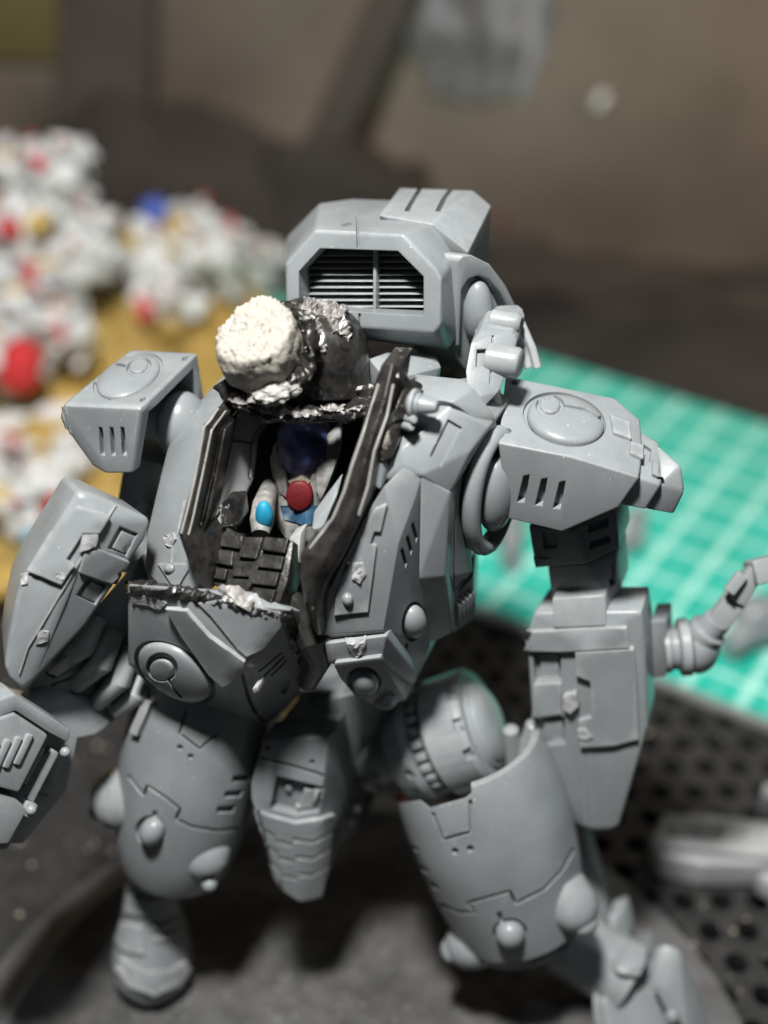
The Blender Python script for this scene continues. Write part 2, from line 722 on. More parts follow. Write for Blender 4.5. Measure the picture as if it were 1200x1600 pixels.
def perforated():
    bm = bmesh.new()
    s, r, th = 0.56, 0.185, 0.28
    x0, x1, y0, y1 = -0.5, 11, 2, 26.0
    j = 0
    y = y0
    dirs8 = [(math.cos(R(22.5 + 45 * k)), math.sin(R(22.5 + 45 * k))) for k in range(8)]
    while y < y1:
        x = x0 + (s / 2 if j % 2 else 0)
        while x < x1:
            cx, cy = x + s / 2, y + s / 2
            co = [bm.verts.new((cx + a * s / 2, cy + b * s / 2, 0)) for a, b in ((1, 1), (-1, 1), (-1, -1), (1, -1))]
            h = [bm.verts.new((cx + a * r, cy + b * r, -0.0)) for a, b in dirs8]
            g = [bm.verts.new((cx + a * r, cy + b * r, -th)) for a, b in dirs8]
            # corner k sits between hole points 2k and 2k+1
            for k in range(4):
                bm.faces.new((co[k], h[2 * k + 1], h[2 * k]))
                bm.faces.new((co[k], co[(k + 1) % 4], h[(2 * k + 2) % 8], h[2 * k + 1]))
            for k in range(8):
                bm.faces.new((h[k], h[(k + 1) % 8], g[(k + 1) % 8], g[k]))
            x += s
        y += s
        j += 1
    # plain margin out to the sides and the underside
    for a, b, c, d in ((x0 - 30, x0 + s / 2, y0, y1 + .3), (x1 + s / 2, x1 + 20, y0, y1 + .3)):
        v = [bm.verts.new(p) for p in ((a, c, 0), (b, c, 0), (b, d, 0), (a, d, 0))]
        bm.faces.new(v)
    me = bpy.data.meshes.new('board')
    bm.to_mesh(me)
    bm.free()
    return me


tag(add('perforated_board', perforated(), 'board_black'), 'black perforated board with rows of small round holes under the grey robot', 'board', kind='structure')


# cutting mat
def mat_green():
    m, nt, b = new_mat('mat_green')
    L = nt.links.new
    g = nt.nodes.new('ShaderNodeTexCoord')
    ob = g.outputs['Object']
    nz = nd(nt, 'ShaderNodeTexNoise', Scale=0.7, Detail=5.0)
    L(ob, nz.inputs['Vector'])
    base = ramp(nt, nz.outputs[0], [(0.3, (0.002, 0.42, 0.31)), (0.7, (0.006, 0.52, 0.40))])
    sx = nt.nodes.new('ShaderNodeSeparateXYZ')
    L(ob, sx.inputs[0])

    def lines(src, period, width, soft):
        a = nd(nt, 'ShaderNodeMath', operation='PINGPONG')
        L(src, a.inputs[0])
        a.inputs[1].default_value = period / 2
        r = ramp(nt, a.outputs[0], [(0, (1, 1, 1)), (1, (0, 0, 0))])
        r.color_ramp.elements[0].position = width / 2
        r.color_ramp.elements[1].position = width / 2 + soft
        return r.outputs[0]
    fine = lines(sx.outputs[1], 0.25, 0.03, 0.02)
    fine2 = lines(sx.outputs[0], 0.5, 0.05, 0.02)
    wide = lines(sx.outputs[0], 1.0, 0.14, 0.04)
    wide2 = lines(sx.outputs[1], 1.0, 0.11, 0.04)
    pale = (0.46, 0.86, 0.75)
    nb_ = nd(nt, 'ShaderNodeTexNoise', Scale=0.9, Detail=6.0, Roughness=0.7)
    L(ob, nb_.inputs['Vector'])
    brk = ramp(nt, nb_.outputs[0], [(0.35, (0.65, 0.65, 0.65)), (0.6, (1, 1, 1))])
    c = base.outputs[0]
    for l, k in ((wide, 0.95), (fine, 0.30), (fine2, 0.35), (wide2, 0.85)):
        mu = nd(nt, 'ShaderNodeMath', operation='MULTIPLY')
        L(l, mu.inputs[0])
        mu.inputs[1].default_value = k
        m2 = nd(nt, 'ShaderNodeMath', operation='MULTIPLY')
        L(mu.outputs[0], m2.inputs[0])
        L(brk.outputs[0], m2.inputs[1])
        mu = m2
        c = mixc(nt, mu.outputs[0], c, pale)
    L(c, b.inputs['Base Color'])
    b.inputs['Roughness'].default_value = 0.42


mat_green()
simple('mat_edge', (0.36, 0.38, 0.36), 0.6, 0.1, 2)
ang = math.atan2(-3.1, 4.75)
ux, uy = Vector((math.cos(ang), math.sin(ang), 0)), Vector((-math.sin(ang), math.cos(ang), 0))
mo = Vector((1.93, 20.7, 0))       # a point of the front edge
root = empty('cutting_mat', mo + ux * 0)
tag(root, 'green gridded cutting mat lying behind the grey robot', 'cutting mat')


def slab(name, a, b, c, d, z0, z1, mat, bev):
    me = prism([mo + ux * a + uy * c + UP * z0, mo + ux * b + uy * c + UP * z0, mo + ux * b + uy * d + UP * z0, mo + ux * a + uy * d + UP * z0], UP * (z1 - z0), bev)
    return add(name, me, mat, root)


o = slab('core', -24, 16, 0, 9.3, 0.02, 0.24, 'mat_edge', 0.03)
o = slab('printed_face', -23.95, 15.95, 0.05, 9.25, 0.243, 0.30, 'mat_green', 0.01)
c0 = WLOC[o.name]
# turn the printed face's own axes along the mat so that its grid follows the edges
rot = Matrix.Rotation(ang, 4, 'Z')
o.data.transform(rot.inverted())
o.rotation_euler = (0, 0, ang)

# back panel and what stands against it
WY = 37.5
tag(add('back_panel', prism([Vector((-40, WY, -0.6)), Vector((40, WY, -0.6)), Vector((40, WY, 24)), Vector((-40, WY, 24))], Vector((0, 1, 0)), 0), 'wall_paint'), kind='structure')


def lumpy(px, py, y, rx, ry, rz, amp, fr, seed, nu=32):
    c = Y(px, py, y)
    off = Vector((seed * 7.1, seed * 3.3, seed))
    return blob(c, Vector((rx, 0, 0)), Vector((0, ry, 0)), Vector((0, 0, rz)), nu, nu // 2 + 4, lambda d: 1 + amp * noise.noise(d * fr + off))


# a dark soft bag slumped against the panel, with a strap
bag = empty('cloth_bag', Y(420, 420, 35.5))
tag(bag, 'dark brown cloth bag slumped against the panel behind the robot', 'bag')
add('bag_body', join(lumpy(300, 330, 35.8, 4.3, 1.5, 2.6, 0.35, 1.6, 1), lumpy(500, 360, 35.6, 3.0, 1.4, 2.5, 0.4, 1.7, 4), lumpy(180, 330, 35.6, 2.2, 1.2, 2.9, 0.3, 1.5, 9), lumpy(590, 340, 36.2, 1.8, .9, 1.7, 0.4, 1.7, 12), lumpy(420, 470, 35.0, 4.5, 1.5, 1.6, .3, 1.7, 15)), 'bag_cloth', bag)
sp = [Y(505, 230, 35.6), Y(540, 160, 36.0), Y(580, 70, 36.3), Y(622, -30, 36.7), Y(650, -110, 36.9)]
add('strap', loft([ring(p, Vector((1, 0, 0)), Vector((0, 1, 0)), 0.6, 0.25, 16, 3) for p in sp]), 'strap_cloth', bag)
sp = [Y(160, 330, 36.0), Y(158, 200, 36.4), Y(165, 60, 36.8), Y(170, -60, 36.9)]
add('strap', loft([ring(p, Vector((1, 0, 0)), Vector((0, 1, 0)), 1.25, 0.25, 16, 3) for p in sp]), 'strap_cloth', bag)
tag(add('board_offcut', prism([Y(-80, -60, 37.2), Y(92, -60, 37.2), Y(92, 96, 37.2), Y(-80, 96, 37.2)], Vector((0, .25, 0)), 0.05), 'olive_board'), 'olive yellow board leaning at the top left corner', 'board')
tag(add('board_offcut', prism([Y(-80, 104, 37.0), Y(96, 104, 37.0), Y(92, 330, 36.6), Y(-80, 330, 36.6)], Vector((0, .25, 0)), 0.05), 'wall_paint'), 'grey brown board at the left edge behind the white miniatures', 'board')

def reflection_mat():  # pale streaks painted in for light reflected off the panel
    m, nt, b = new_mat('painted_reflections')
    L = nt.links.new
    pos = nt.nodes.new('ShaderNodeNewGeometry').outputs['Position']
    mp = nd(nt, 'ShaderNodeMapping')
    mp.inputs['Scale'].default_value = (1.5, 1, 0.42)
    L(pos, mp.inputs['Vector'])
    nz = nd(nt, 'ShaderNodeTexNoise', Scale=1.0, Detail=6.0, Roughness=0.65)
    L(mp.outputs[0], nz.inputs['Vector'])
    r = ramp(nt, nz.outputs[0], [(0.36, (0.165, 0.150, 0.135)), (0.50, (0.30, 0.29, 0.30)), (0.64, (0.62, 0.62, 0.67))])
    L(r.outputs[0], b.inputs['Base Color'])
    b.inputs['Roughness'].default_value = 0.4


reflection_mat()
bm = bmesh.new()
fc = Y(748, 40, 37.35)  # sheet added to carry the painted reflections
cen = bm.verts.new(fc)
prev = None
rows = []
for i in range(1, 9):
    row = []
    for k in range(40):
        t = 2 * math.pi * k / 40
        rr = 1 + .30 * noise.noise(Vector((math.cos(t) * 2, math.sin(t) * 2, 4))) + .16 * noise.noise(Vector((math.cos(t) * 6, math.sin(t) * 6, 1)))
        q = fc + Vector((2.0 * rr * math.cos(t) * i / 8, 0, 2.1 * rr * math.sin(t) * i / 8))
        q.y = 37.4 + .16 * noise.noise(q * 1.3)
        row.append(bm.verts.new(q))
    rows.append(row)
for k in range(40):
    bm.faces.new((cen, rows[0][k], rows[0][(k + 1) % 40]))
    for i in range(7):
        bm.faces.new((rows[i][k], rows[i + 1][k], rows[i + 1][(k + 1) % 40], rows[i][(k + 1) % 40]))
bmesh.ops.solidify(bm, geom=bm.faces[:], thickness=0.03)
tag(add('reflection_sheet', to_mesh(bm, 60), 'painted_reflections'), 'added whitish sheet painted with streaky reflections on the panel above the robot', 'painted_reflections')
# dark lumps added for the shade along the foot of the panel
tag(add('foot_shade', join(*[lumpy(px, py, yy, rx, .9, rz, .4, 1.8, 30 + k) for k, (px, py, yy, rx, rz) in enumerate(((760, 430, 36.0, 2.4, 1.0), (880, 450, 35.8, 2.6, 1.0), (1010, 470, 35.5, 2.6, .9), (1140, 490, 35.3, 2.6, .8), (1270, 500, 35.2, 2.4, .8)))]), 'bag_cloth'), 'dark lumps added as shade along the foot of the panel behind the green mat', 'cloth')
tag(add('wall_stud', blob(Y(938, 158, 37.3), Vector((.16, 0, 0)), Vector((0, .14, 0)), Vector((.08, 0, .26)), 24, 16), 'figure_white'), 'small pale stud on the panel right of the whitish painted reflections', 'stud')
tag(add('led_dot', lathe(Y(785, 343, 37.6), Y(785, 343, 37.2), [(0, .13), (.8, .13), (.95, .1), (1, .05)], 20), 'paint_red'), 'tiny red LED dot built as a painted button low on the panel beside the robot backpack', 'button')  # red LED dot built as a painted cap

# yellow cloth
bm = bmesh.new()
nx, ny = 70, 90
gx = lambda i, j: -16 + 13.2 * i / nx + 0.9 * math.sin(j * .21) * (i / nx)
gy = lambda j: 20.6 + 13.4 * j / ny
vs = []
for j in range(ny + 1):
    row = []
    for i in range(nx + 1):
        x, y = gx(i, j), gy(j)
        h = 0.55 + 0.55 * noise.noise(Vector((x * .9, y * .7, 3))) + 0.95 * abs(noise.noise(Vector((x * 1.5, y * 1.2, 8)))) + .35 * noise.noise(Vector((x * 5, y * 5, 1)))
        h += 2.6 * math.exp(-((x + 9.5) / 3.2) ** 2 - ((y - 30.5) / 2.6) ** 2) + 1.0 * math.exp(-((x + 5.5) / 2) ** 2 - ((y - 32) / 1.5) ** 2)
        row.append(bm.verts.new((x, y, max(0.34, h))))
    vs.append(row)
for j in range(ny):
    for i in range(nx):
        bm.faces.new((vs[j][i], vs[j][i + 1], vs[j + 1][i + 1], vs[j + 1][i]))
ret = bmesh.ops.solidify(bm, geom=bm.faces[:], thickness=0.05)
tag(add('crumpled_cloth', to_mesh(bm, 60), 'yellow_cloth'), 'crumpled golden yellow cloth under the heap of white miniatures', 'cloth')


# ---- white miniatures
def mini_meshes(seed, red):
    rnd = random.Random(seed)
    V3 = lambda s=1: Vector((rnd.uniform(-1, 1), rnd.uniform(-1, 1), rnd.uniform(-1, 1))) * s

    def seg(a, b, w):
        return hull([p + V3(w) for p in (a, b) for _ in range(7)], .03)
    out = []
    out.append(('body', hull([Vector((v.x * .55, v.y * .45, v.z * .6 + .75)) for v in [V3() for _ in range(13)]], .04), 'figure_white'))
    out.append(('head', hull([Vector((0, -.25, 1.4)) + V3(.26) for _ in range(12)], .03), 'figure_white'))
    out.append(('pack', hull([Vector((0, .45, 1.05)) + Vector((v.x * .4, v.y * .25, v.z * .4)) for v in [V3() for _ in range(12)]], .03), ('figure_grey_shade', 'figure_ochre', 'figure_white', 'figure_grey_shade', 'figure_ochre')[seed % 5]))
    for s in (-1, 1):
        sh = Vector((s * .45, 0, 1.05))
        el = sh + Vector((s * rnd.uniform(.15, .4), rnd.uniform(-.4, .2), rnd.uniform(-.4, .1)))
        ha = el + Vector((rnd.uniform(-.2, .2), -rnd.uniform(.2, .5), rnd.uniform(-.3, .3)))
        out.append(('arm', seg(sh, el, .17), 'figure_white'))
        out.append(('forearm', seg(el, ha, .14), 'figure_grey_shade' if s < 0 else 'figure_white'))
        hp = Vector((s * .22, 0, .45))
        kn = hp + Vector((s * .12, -.15, -.22))
        ft = Vector((s * .35, -.05, 0.05))
        out.append(('leg', seg(hp, kn, .2), 'figure_white'))
        out.append(('foot', seg(kn, ft, .17), 'figure_grey_shade'))
        out.append(('shoulder_plate', hull([sh + Vector((s * a, b, c)) for a in (-.08, .22) for b in (-.25, .25) for c in (-.15, .2)], .05), 'figure_red' if (red and s > 0) else ('figure_ochre' if seed % 5 == 2 else 'figure_white')))
    out.append(('lens', blob(Vector((.02, -.5, 1.42)), Vector((.09, 0, 0)), Vector((0, .06, 0)), Vector((0, 0, .09)), 12, 8), 'figure_red'))
    out.append(('gun', hull([Vector((.5 + v.x * .07, -.5 + v.y * .55, .75 + v.z * .1)) for v in [V3() for _ in range(12)]], .02), 'figure_grey_shade'))
    return out


PROTO = {}


def mini(seed, red, loc, rz, tilt, sc, label, group):
    key = (seed, red)
    e = empty('white_miniature', loc)
    tag(e, label, 'miniature', group)
    first = key not in PROTO
    if first:
        PROTO[key] = []
        for nm, me, mt in mini_meshes(seed, red):
            o = add(nm, me, mt, e, origin=Vector((0, 0, 0)))
            o.location = (0, 0, 0)
            PROTO[key].append(o)
    else:
        for src in PROTO[key]:
            c = src.copy()
            col.objects.link(c)
            c.parent = e
    e.rotation_euler = (tilt[0], tilt[1], rz)
    e.scale = (sc, sc, sc)
    return e


HEAP = 'white and red miniature tumbled in the tall heap at the left edge'
MID = 'white and red miniature in the small clump right of the tall heap'
LOW = 'white miniature lying on the yellow cloth at the left edge below the red canister'
spots = [(15, 262, 30.4, HEAP), (95, 256, 30.4, HEAP), (55, 300, 30.0, HEAP), (145, 325, 30.2, HEAP), (-20, 340, 29.6, HEAP), (100, 350, 29.8, HEAP), (30, 380, 29.3, HEAP), (150, 395, 30.0, HEAP), (85, 425, 28.9, HEAP),
         (-15, 450, 28.3, HEAP), (45, 490, 27.9, HEAP), (110, 520, 27.6, HEAP), (0, 560, 27.0, HEAP),
         (240, 392, 31, MID), (300, 362, 31.8, MID), (285, 405, 31.2, MID), (225, 432, 30.6, MID), (330, 396, 31.8, MID),
         (15, 735, 24.3, LOW), (100, 728, 24.0, LOW), (20, 830, 22.6, LOW)]
grp = {HEAP: 'miniatures in the tall heap', MID: 'miniatures in the small clump', LOW: 'miniatures on the yellow cloth'}
jit = random.Random(44)
spots = [q for (px, py, y, lab) in spots for q in ((px, py, y, lab), (px + jit.uniform(-34, 34), py + jit.uniform(-26, 26), y + jit.uniform(-.5, .6), lab))]
for k, (px, py, y, lab) in enumerate(spots):
    p = Y(px, py, y) - Vector((0, 0, .8))
    p.z = max(p.z, .45)
    lay = (0, 0) if k % 3 else (R(random.uniform(-70, 70)), R(random.uniform(-60, 60)))
    mini(11 + k % 5, k % 4 == 1, p, R(random.uniform(0, 360)), lay, random.uniform(.85, 1.15), lab, grp[lab])
mini(13, 0, Z(395, 470, .5), R(40), (0, 0), 1.15, 'lone white miniature standing just left of the robot backpack', None)

can = empty('red_canister', Z(35, 625, .5))
tag(can, 'round red canister at the left edge beside the white heap', 'canister')
a, b = Y(28, 600, 26.2), Y(38, 540, 26.2)
add('canister_body', lathe(a, b, [(0, .30), (.06, .42), (.8, .44), (.95, .36), (1, .25)], 28), 'figure_red', can)
add('canister_cap', lathe(b - (b - a) * .02, b + (b - a) * .12, [(0, .22), (.7, .22), (1, .15)], 20), 'figure_red', can)
tag(add('blue_bead', blob(Y(241, 330, 31.6), Vector((.34, 0, 0)), Vector((0, .34, 0)), Vector((0, 0, .32)), 20, 12), 'figure_blue'), 'blue round bead on top of the small white clump', 'bead')
tag(add('blue_bead', blob(Y(47, 843, 21.3), Vector((.16, 0, 0)), Vector((0, .16, 0)), Vector((0, 0, .2)), 16, 10), 'figure_cyan'), 'bright blue bead among white miniatures low at the left edge', 'bead')
tag(add('white_rod', tube([Z(-20, 668, .9), Z(60, 650, .95), Z(140, 640, .9)], .24, 12), 'figure_white'), 'white rod lying across the yellow cloth left of the shoulder pad', 'rod')
tag(add('white_rod', tube([Z(290, 520, .8), Z(345, 480, 1.0), Z(372, 462, 1.0)], .22, 12), 'figure_white'), 'white rod lying on the yellow cloth just behind the putty hatch', 'rod')

# crumbs scattered over the board (nobody could count them)
bm = bmesh.new()
rnd = random.Random(3)
for k in range(90):
    if k < 30:
        p = Z(rnd.uniform(-40, 260), rnd.uniform(1180, 1640), 0)
    elif k < 50:
        p = Z(rnd.uniform(980, 1230), rnd.uniform(1120, 1500), 0)
    else:
        p = Z(rnd.uniform(-40, 200), rnd.uniform(900, 1200), 0)
    s = rnd.uniform(.015, .06) * (1.6 if k % 17 == 0 else 1)
    bmesh.ops.create_icosphere(bm, subdivisions=1, radius=s, matrix=Matrix.Translation(p + UP * s * .5) @ Matrix.Rotation(rnd.random() * 6, 4, 'X') @ Matrix.Diagonal((1, rnd.uniform(.5, 1), rnd.uniform(.5, 1), 1)))
tag(add('crumbs', to_mesh(bm), 'sand'), 'pale sand crumbs scattered on the black board', 'crumbs', kind='stuff')


# round base
def base_mat():
    m, nt, b = new_mat('base_stone')
    L = nt.links.new
    pos = nt.nodes.new('ShaderNodeNewGeometry').outputs['Position']
    nz = nd(nt, 'ShaderNodeTexNoise', Scale=1.8, Detail=9.0, Roughness=0.72)
    L(pos, nz.inputs['Vector'])
    base = ramp(nt, nz.outputs[0], [(0.35, (0.040, 0.040, 0.040)), (0.70, (0.105, 0.103, 0.102))])
    vo = nd(nt, 'ShaderNodeTexVoronoi', Scale=6.0)
    L(pos, vo.inputs['Vector'])
    sp = ramp(nt, vo.outputs['Distance'], [(0.09, (1, 1, 1)), (0.15, (0, 0, 0))])
    L(mixc(nt, sp.outputs[0], base.outputs[0], (0.20, 0.20, 0.19)), b.inputs['Base Color'])
    b.inputs['Roughness'].default_value = 0.6
    bp = nd(nt, 'ShaderNodeBump', Strength=0.5, Distance=0.05)
    L(nz.outputs[0], bp.inputs['Height'])
    L(bp.outputs[0], b.inputs['Normal'])


base_mat()
simple('base_rim', (0.14, 0.14, 0.14), 0.45, 0.25, 2, 0.3, 14)
bc = Vector((-.45, 10.7, 0))
rnd_base = empty('round_base', bc)
tag(rnd_base, 'round dark grey stone textured display base under the robot feet', 'display base')
u, v = Vector((1, 0, 0)), Vector((0, 1, 0))
add('rim', loft([ring(bc + UP * z, u, v, r, r, 96) for z, r in ((0.01, 5.5), (.06, 5.52), (.27, 5.05), (.36, 4.9), (.40, 4.8), (.36, 4.74), (.2, 4.72))], caps=True), 'base_rim', rnd_base)
bm = bmesh.new()
nr, na = 40, 140
g = []
for i in range(nr + 1):
    r = 4.73 * i / nr
    rowv = []
    for k in range(na if i else 1):
        t = 2 * math.pi * k / na
        x, y = bc.x + r * math.cos(t), bc.y + r * math.sin(t)
        h = .34 + .07 * noise.noise(Vector((x * 1.2, y * 1.2, 0))) + .05 * noise.noise(Vector((x * 4, y * 4, 2)))
        rowv.append(bm.verts.new((x, y, min(h, .385) if i > nr - 3 else h)))
    g.append(rowv)
for k in range(na):
    bm.faces.new((g[0][0], g[1][k], g[1][(k + 1) % na]))
for i in range(1, nr):
    for k in range(na):
        bm.faces.new((g[i][k], g[i + 1][k], g[i + 1][(k + 1) % na], g[i][(k + 1) % na]))
add('stone_top', to_mesh(bm, 60), 'base_stone', rnd_base)

# ================================================================== THE ROBOT FIGURE
ROB = empty('robot_figure', (0.2, 12.4, 0.4))
tag(ROB, 'grey plastic walking robot model kit with open cockpit standing on the round base', 'robot model')
PL = 'grey_plastic'


def part(name, me, mat=PL, parent=None):
    return add(name, me, mat, parent or ROB)


# ---------------------------------------------------------------- engine pod on the back
fp = Plane(Y(446, 412, 14.55), Y(690, 432, 13.95), Y(676, 521, 13.80))
outer = [(446, 412), (492, 359), (630, 366), (681, 420), (690, 436), (690, 506), (677, 521), (548, 514), (470, 508), (447, 482)]
fo_ = fp.on(outer)
back = Ys([(510, 345, 15.0), (566, 337, 15.1), (640, 340, 14.95), (677, 347, 14.8), (712, 404, 14.55), (716, 520, 14.4), (702, 548, 14.2), (560, 530, 14.6), (470, 500, 15.0), (455, 400, 15.1)])
pod = hull(fo_ + back + [p + BACK * 1.0 - UP * .25 - SIDE * .5 for p in back], .045, 3)
inner = [(467, 424), (500, 388), (622, 392), (662, 432), (662, 493), (600, 490), (480, 482), (467, 470)]
bv = bvh(pod)
ip = fp.on(inner)
cutters = [prism([p + fp.n * .2 for p in ip], -fp.n * .62, 0)]
cutters += [strip(bv, [(558, 336), (559, 388)], 3.5, -.03, .08), strip(bv, [(562, 490), (561, 516)], 3.5, -.03, .08), drape(bv, [(533, 350), (545, 347), (551, 350), (537, 354)], -.05, .1, 4)]
pod = cut(pod, cutters)
pod_o = part('engine_pod', pod)
# louvre slats, two columns
dn = fp.n
for cx0, cx1 in ((467, 573), (578, 664)):
    for k in range(10):
        y = 396 + k * 10.2
        a0, a1 = fp.at(cx0, y + 2), fp.at(cx1, y + 2)
        b0, b1 = fp.at(cx0, y + 9), fp.at(cx1, y + 9)
        inn = -dn * .42
        sl = prism([a0 + inn, a1 + inn, b1 + inn + dn * .16, b0 + inn + dn * .16], -dn * .1 - UP * .02, .012)
        add('slat', sl, PL, pod_o)
mull = prism([fp.at(573, 388) - dn * .2, fp.at(578, 388) - dn * .2, fp.at(578, 491) - dn * .2, fp.at(573, 491) - dn * .2], -dn * .4, .01)
add('divider', mull, PL, pod_o)
# exhaust block with three ridges
eb = hull(Ys([(590, 336, 14.9), (676, 350, 14.7), (732, 394, 14.6), (624, 293, 16.3), (740, 297, 15.9), (768, 321, 15.7), (600, 350, 15.0)]) +
          [Y(624, 293, 16.3) - UP * .8, Y(740, 297, 15.9) - UP * .8, Y(768, 321, 15.7) - UP * .9, Y(732, 394, 14.7) - UP * .3], .035)
ebv = bvh(eb)
gc = []
for xa, xb in ((651, 636), (699, 684)):
    l1, n1 = hit(ebv, xa, 303)
    l2, n2 = hit(ebv, xb, 330)
    l0 = l1 + (l1 - l2) * 1.2
    sd = (l1 - l2).cross(n1).normalized() * .028
    gc.append(hull([p + sd * a_ + n1 * b_ for p in (l0, l2) for a_ in (-1, 1) for b_ in (-.09, .2)], 0))
eb = cut(eb, gc)
part('exhaust_block', eb, PL, ROB)
# side disc and hinge arm
p_ = Y(716, 440, 14.35) + SIDE * .03
sp_ = Plane(p_, p_ + BACK * .72 + SIDE * .69, p_ + UP)
gd = sp_.on([(717, 408), (724, 400), (737, 398), (765, 412), (790, 445), (812, 490), (842, 548), (832, 556), (800, 492), (782, 456), (764, 436), (748, 430), (732, 436), (722, 452), (720, 500), (719, 540), (714, 540), (715, 470)])
part('pod_guard', prism(gd, -SIDE * .25, .02))
ds = sp_.on([(716, 500), (722, 452), (732, 436), (748, 430), (766, 440), (784, 462), (800, 500), (800, 560), (740, 580), (714, 545)])
dkm = prism([w - SIDE * .1 for w in ds], -SIDE * .5, .02)
dko = part('pod_disc', dkm)
dm = bvh(dkm)
add('pod_lens', dome(dm, 745, 486, 22, 50, 4, .2, .03), PL, dko)
arm_px = [(736, 536, 13.55), (750, 517, 13.7), (800, 518, 13.7), (808, 532, 13.65), (800, 562, 13.5), (780, 612, 13.2), (752, 640, 13.1), (731, 624, 13.1), (728, 580, 13.3)]
arm = hull(Ys(arm_px) + [q + BACK * .5 - SIDE * .06 for q in Ys(arm_px)], .035)
arm_bv = bvh(arm)
arm = cut(arm, [drape(arm_bv, [(745, 546), (764, 545), (762, 572), (743, 573)], -.06, .1, 8), strip(arm_bv, [(770, 524), (766, 600)], 3, -.03, .08)])
arm_o = part('hinge_arm', arm)
q = Y(776, 562, 13.5)
add('hinge_pin', lathe(q - SIDE * .1, q + SIDE * .28, [(0, .175), (.85, .175), (.95, .16), (1, .13)], 28), PL, arm_o)
q = Y(782, 502, 13.95)
add('hinge_pin', lathe(q - SIDE * .1, q + SIDE * .24, [(0, .12), (.85, .12), (.95, .10), (1, .08)], 28), PL, arm_o)
add('hinge_link', hull(Ys([(738, 520, 14.0), (762, 500, 14.1), (800, 498, 14.1), (808, 520, 13.9), (770, 540, 13.8)]) + [p_ + BACK * .4 for p_ in Ys([(738, 520, 14.0), (762, 500, 14.1), (800, 498, 14.1), (808, 520, 13.9)])], .04), PL, arm_o)
add('strut', tube([Y(768, 600, 13.4), Y(776, 664, 13.4)], .09, 12), PL, arm_o)
for dx in (0, 14):
    add('strut', tube([Y(798 + dx, 500, 14.3), Y(818 + dx, 545, 14.1), Y(826 + dx, 575, 14.0)], .05, 10), PL, arm_o)

# ---------------------------------------------------------------- hidden core and neck block
core = hull(Ys([(420, 580, 14.9), (700, 600, 14.4), (700, 900, 14.0), (600, 1050, 13.8), (440, 1050, 14.0), (330, 900, 14.4), (330, 640, 14.9)]) +
            [p + BACK * 1.4 for p in Ys([(430, 580, 14.9), (690, 600, 14.4), (690, 880, 14.0), (560, 1000, 14.0), (350, 880, 14.4)])], .1)
part('torso_core', core, 'cavity_black')
nb = hull(Ys([(576, 560, 13.9), (618, 545, 14.3), (682, 556, 14.1), (690, 574, 13.9), (650, 584, 13.6), (600, 590, 13.5)]) + [p - UP * .6 for p in Ys([(576, 560, 13.9), (682, 556, 14.1), (650, 584, 13.6), (600, 590, 13.5)])], .03)
part('neck_block', nb)
nb = hull(Ys([(585, 565, 14.0), (612, 548, 14.3), (600, 556, 14.2)]) + [p - UP * .4 + SIDE * .15 for p in Ys([(585, 565, 13.8), (612, 548, 14.3)])], .02)

# ---------------------------------------------------------------- right side of the chest (viewer's right)
# collar block on top of the chest
cb = hull(Ys([(648, 584, 13.5), (724, 592, 13.3), (740, 606, 13.1), (774, 650, 12.95), (760, 672, 12.85), (739, 653, 12.75), (707, 628, 12.7), (660, 624, 12.9), (640, 600, 13.2)]) +
          [p + BACK * .5 - UP * .9 for p in Ys([(648, 584, 13.5), (724, 592, 13.3), (774, 650, 12.95), (707, 640, 12.8)])], .03)
part('collar_block', cb)
# sloped breast plate
bp_ = Ys([(592, 748, 12.4), (604, 690, 12.75), (626, 640, 13.0), (626, 702, 12.45), (640, 690, 12.55), (660, 640, 12.85), (707, 630, 12.78), (739, 654, 12.72), (764, 668, 12.75), (735, 705, 12.55), (703, 772, 12.40), (665, 722, 12.38), (658, 742, 12.30), (632, 726, 12.36)])
bpm = hull(bp_ + [p + BACK * .9 - UP * .15 for p in bp_], .03)
bb = bvh(bpm)
bpm = cut(bpm, [drape(bb, [(700, 655), (722, 668), (690, 730), (672, 712)], -.035, .12, 12)])
bo = part('breast_plate', bpm)
# the column below it and its underside
cl = hull(Ys([(657, 740, 12.32), (703, 770, 12.38), (696, 900, 12.30), (654, 904, 12.12), (707, 988, 12.75), (672, 1006, 12.65)]) +
          [p + BACK * 1.0 for p in Ys([(662, 750, 12.32), (703, 770, 12.38), (696, 900, 12.30), (707, 988, 12.75), (672, 1000, 12.65)])], .03)
part('chest_column', cl)
# flank plate set back to the right
fl = Ys([(704, 774, 12.50), (718, 748, 12.75), (732, 735, 12.9), (736, 800, 12.9), (738, 893, 12.9), (706, 934, 12.70), (700, 902, 12.46)])
flm = hull(fl + [p + BACK * .7 - SIDE * .3 for p in fl], .03)
fb = bvh(flm)
flm = cut(flm, [strip(fb, [(712, 780), (709, 925), (737, 892)], 3, -.03, .08)])
flo = part('flank_plate', flm)
for k in range(5):
    x = 713 + k * 5.6
    p0 = Plane(Y(712, 945, 12.8), Y(738, 915, 13.0), Y(712, 985, 12.9))
    q = p0.on([(x, 944 - k * 5), (x + 3.6, 941 - k * 5), (x + 3.6, 975 - k * 4), (x, 979 - k * 4)])
    add('rib', prism([w + p0.n * .05 for w in q], -p0.n * .3, .012), PL, flo)
part('flank_skirt', hull(Ys([(706, 936, 12.85), (740, 900, 13.05), (742, 965, 13.2), (708, 990, 12.95)]) + [p + BACK * .8 - SIDE * .2 for p in Ys([(706, 936, 12.85), (740, 900, 13.05), (742, 965, 13.2), (708, 990, 12.95)])], .02))

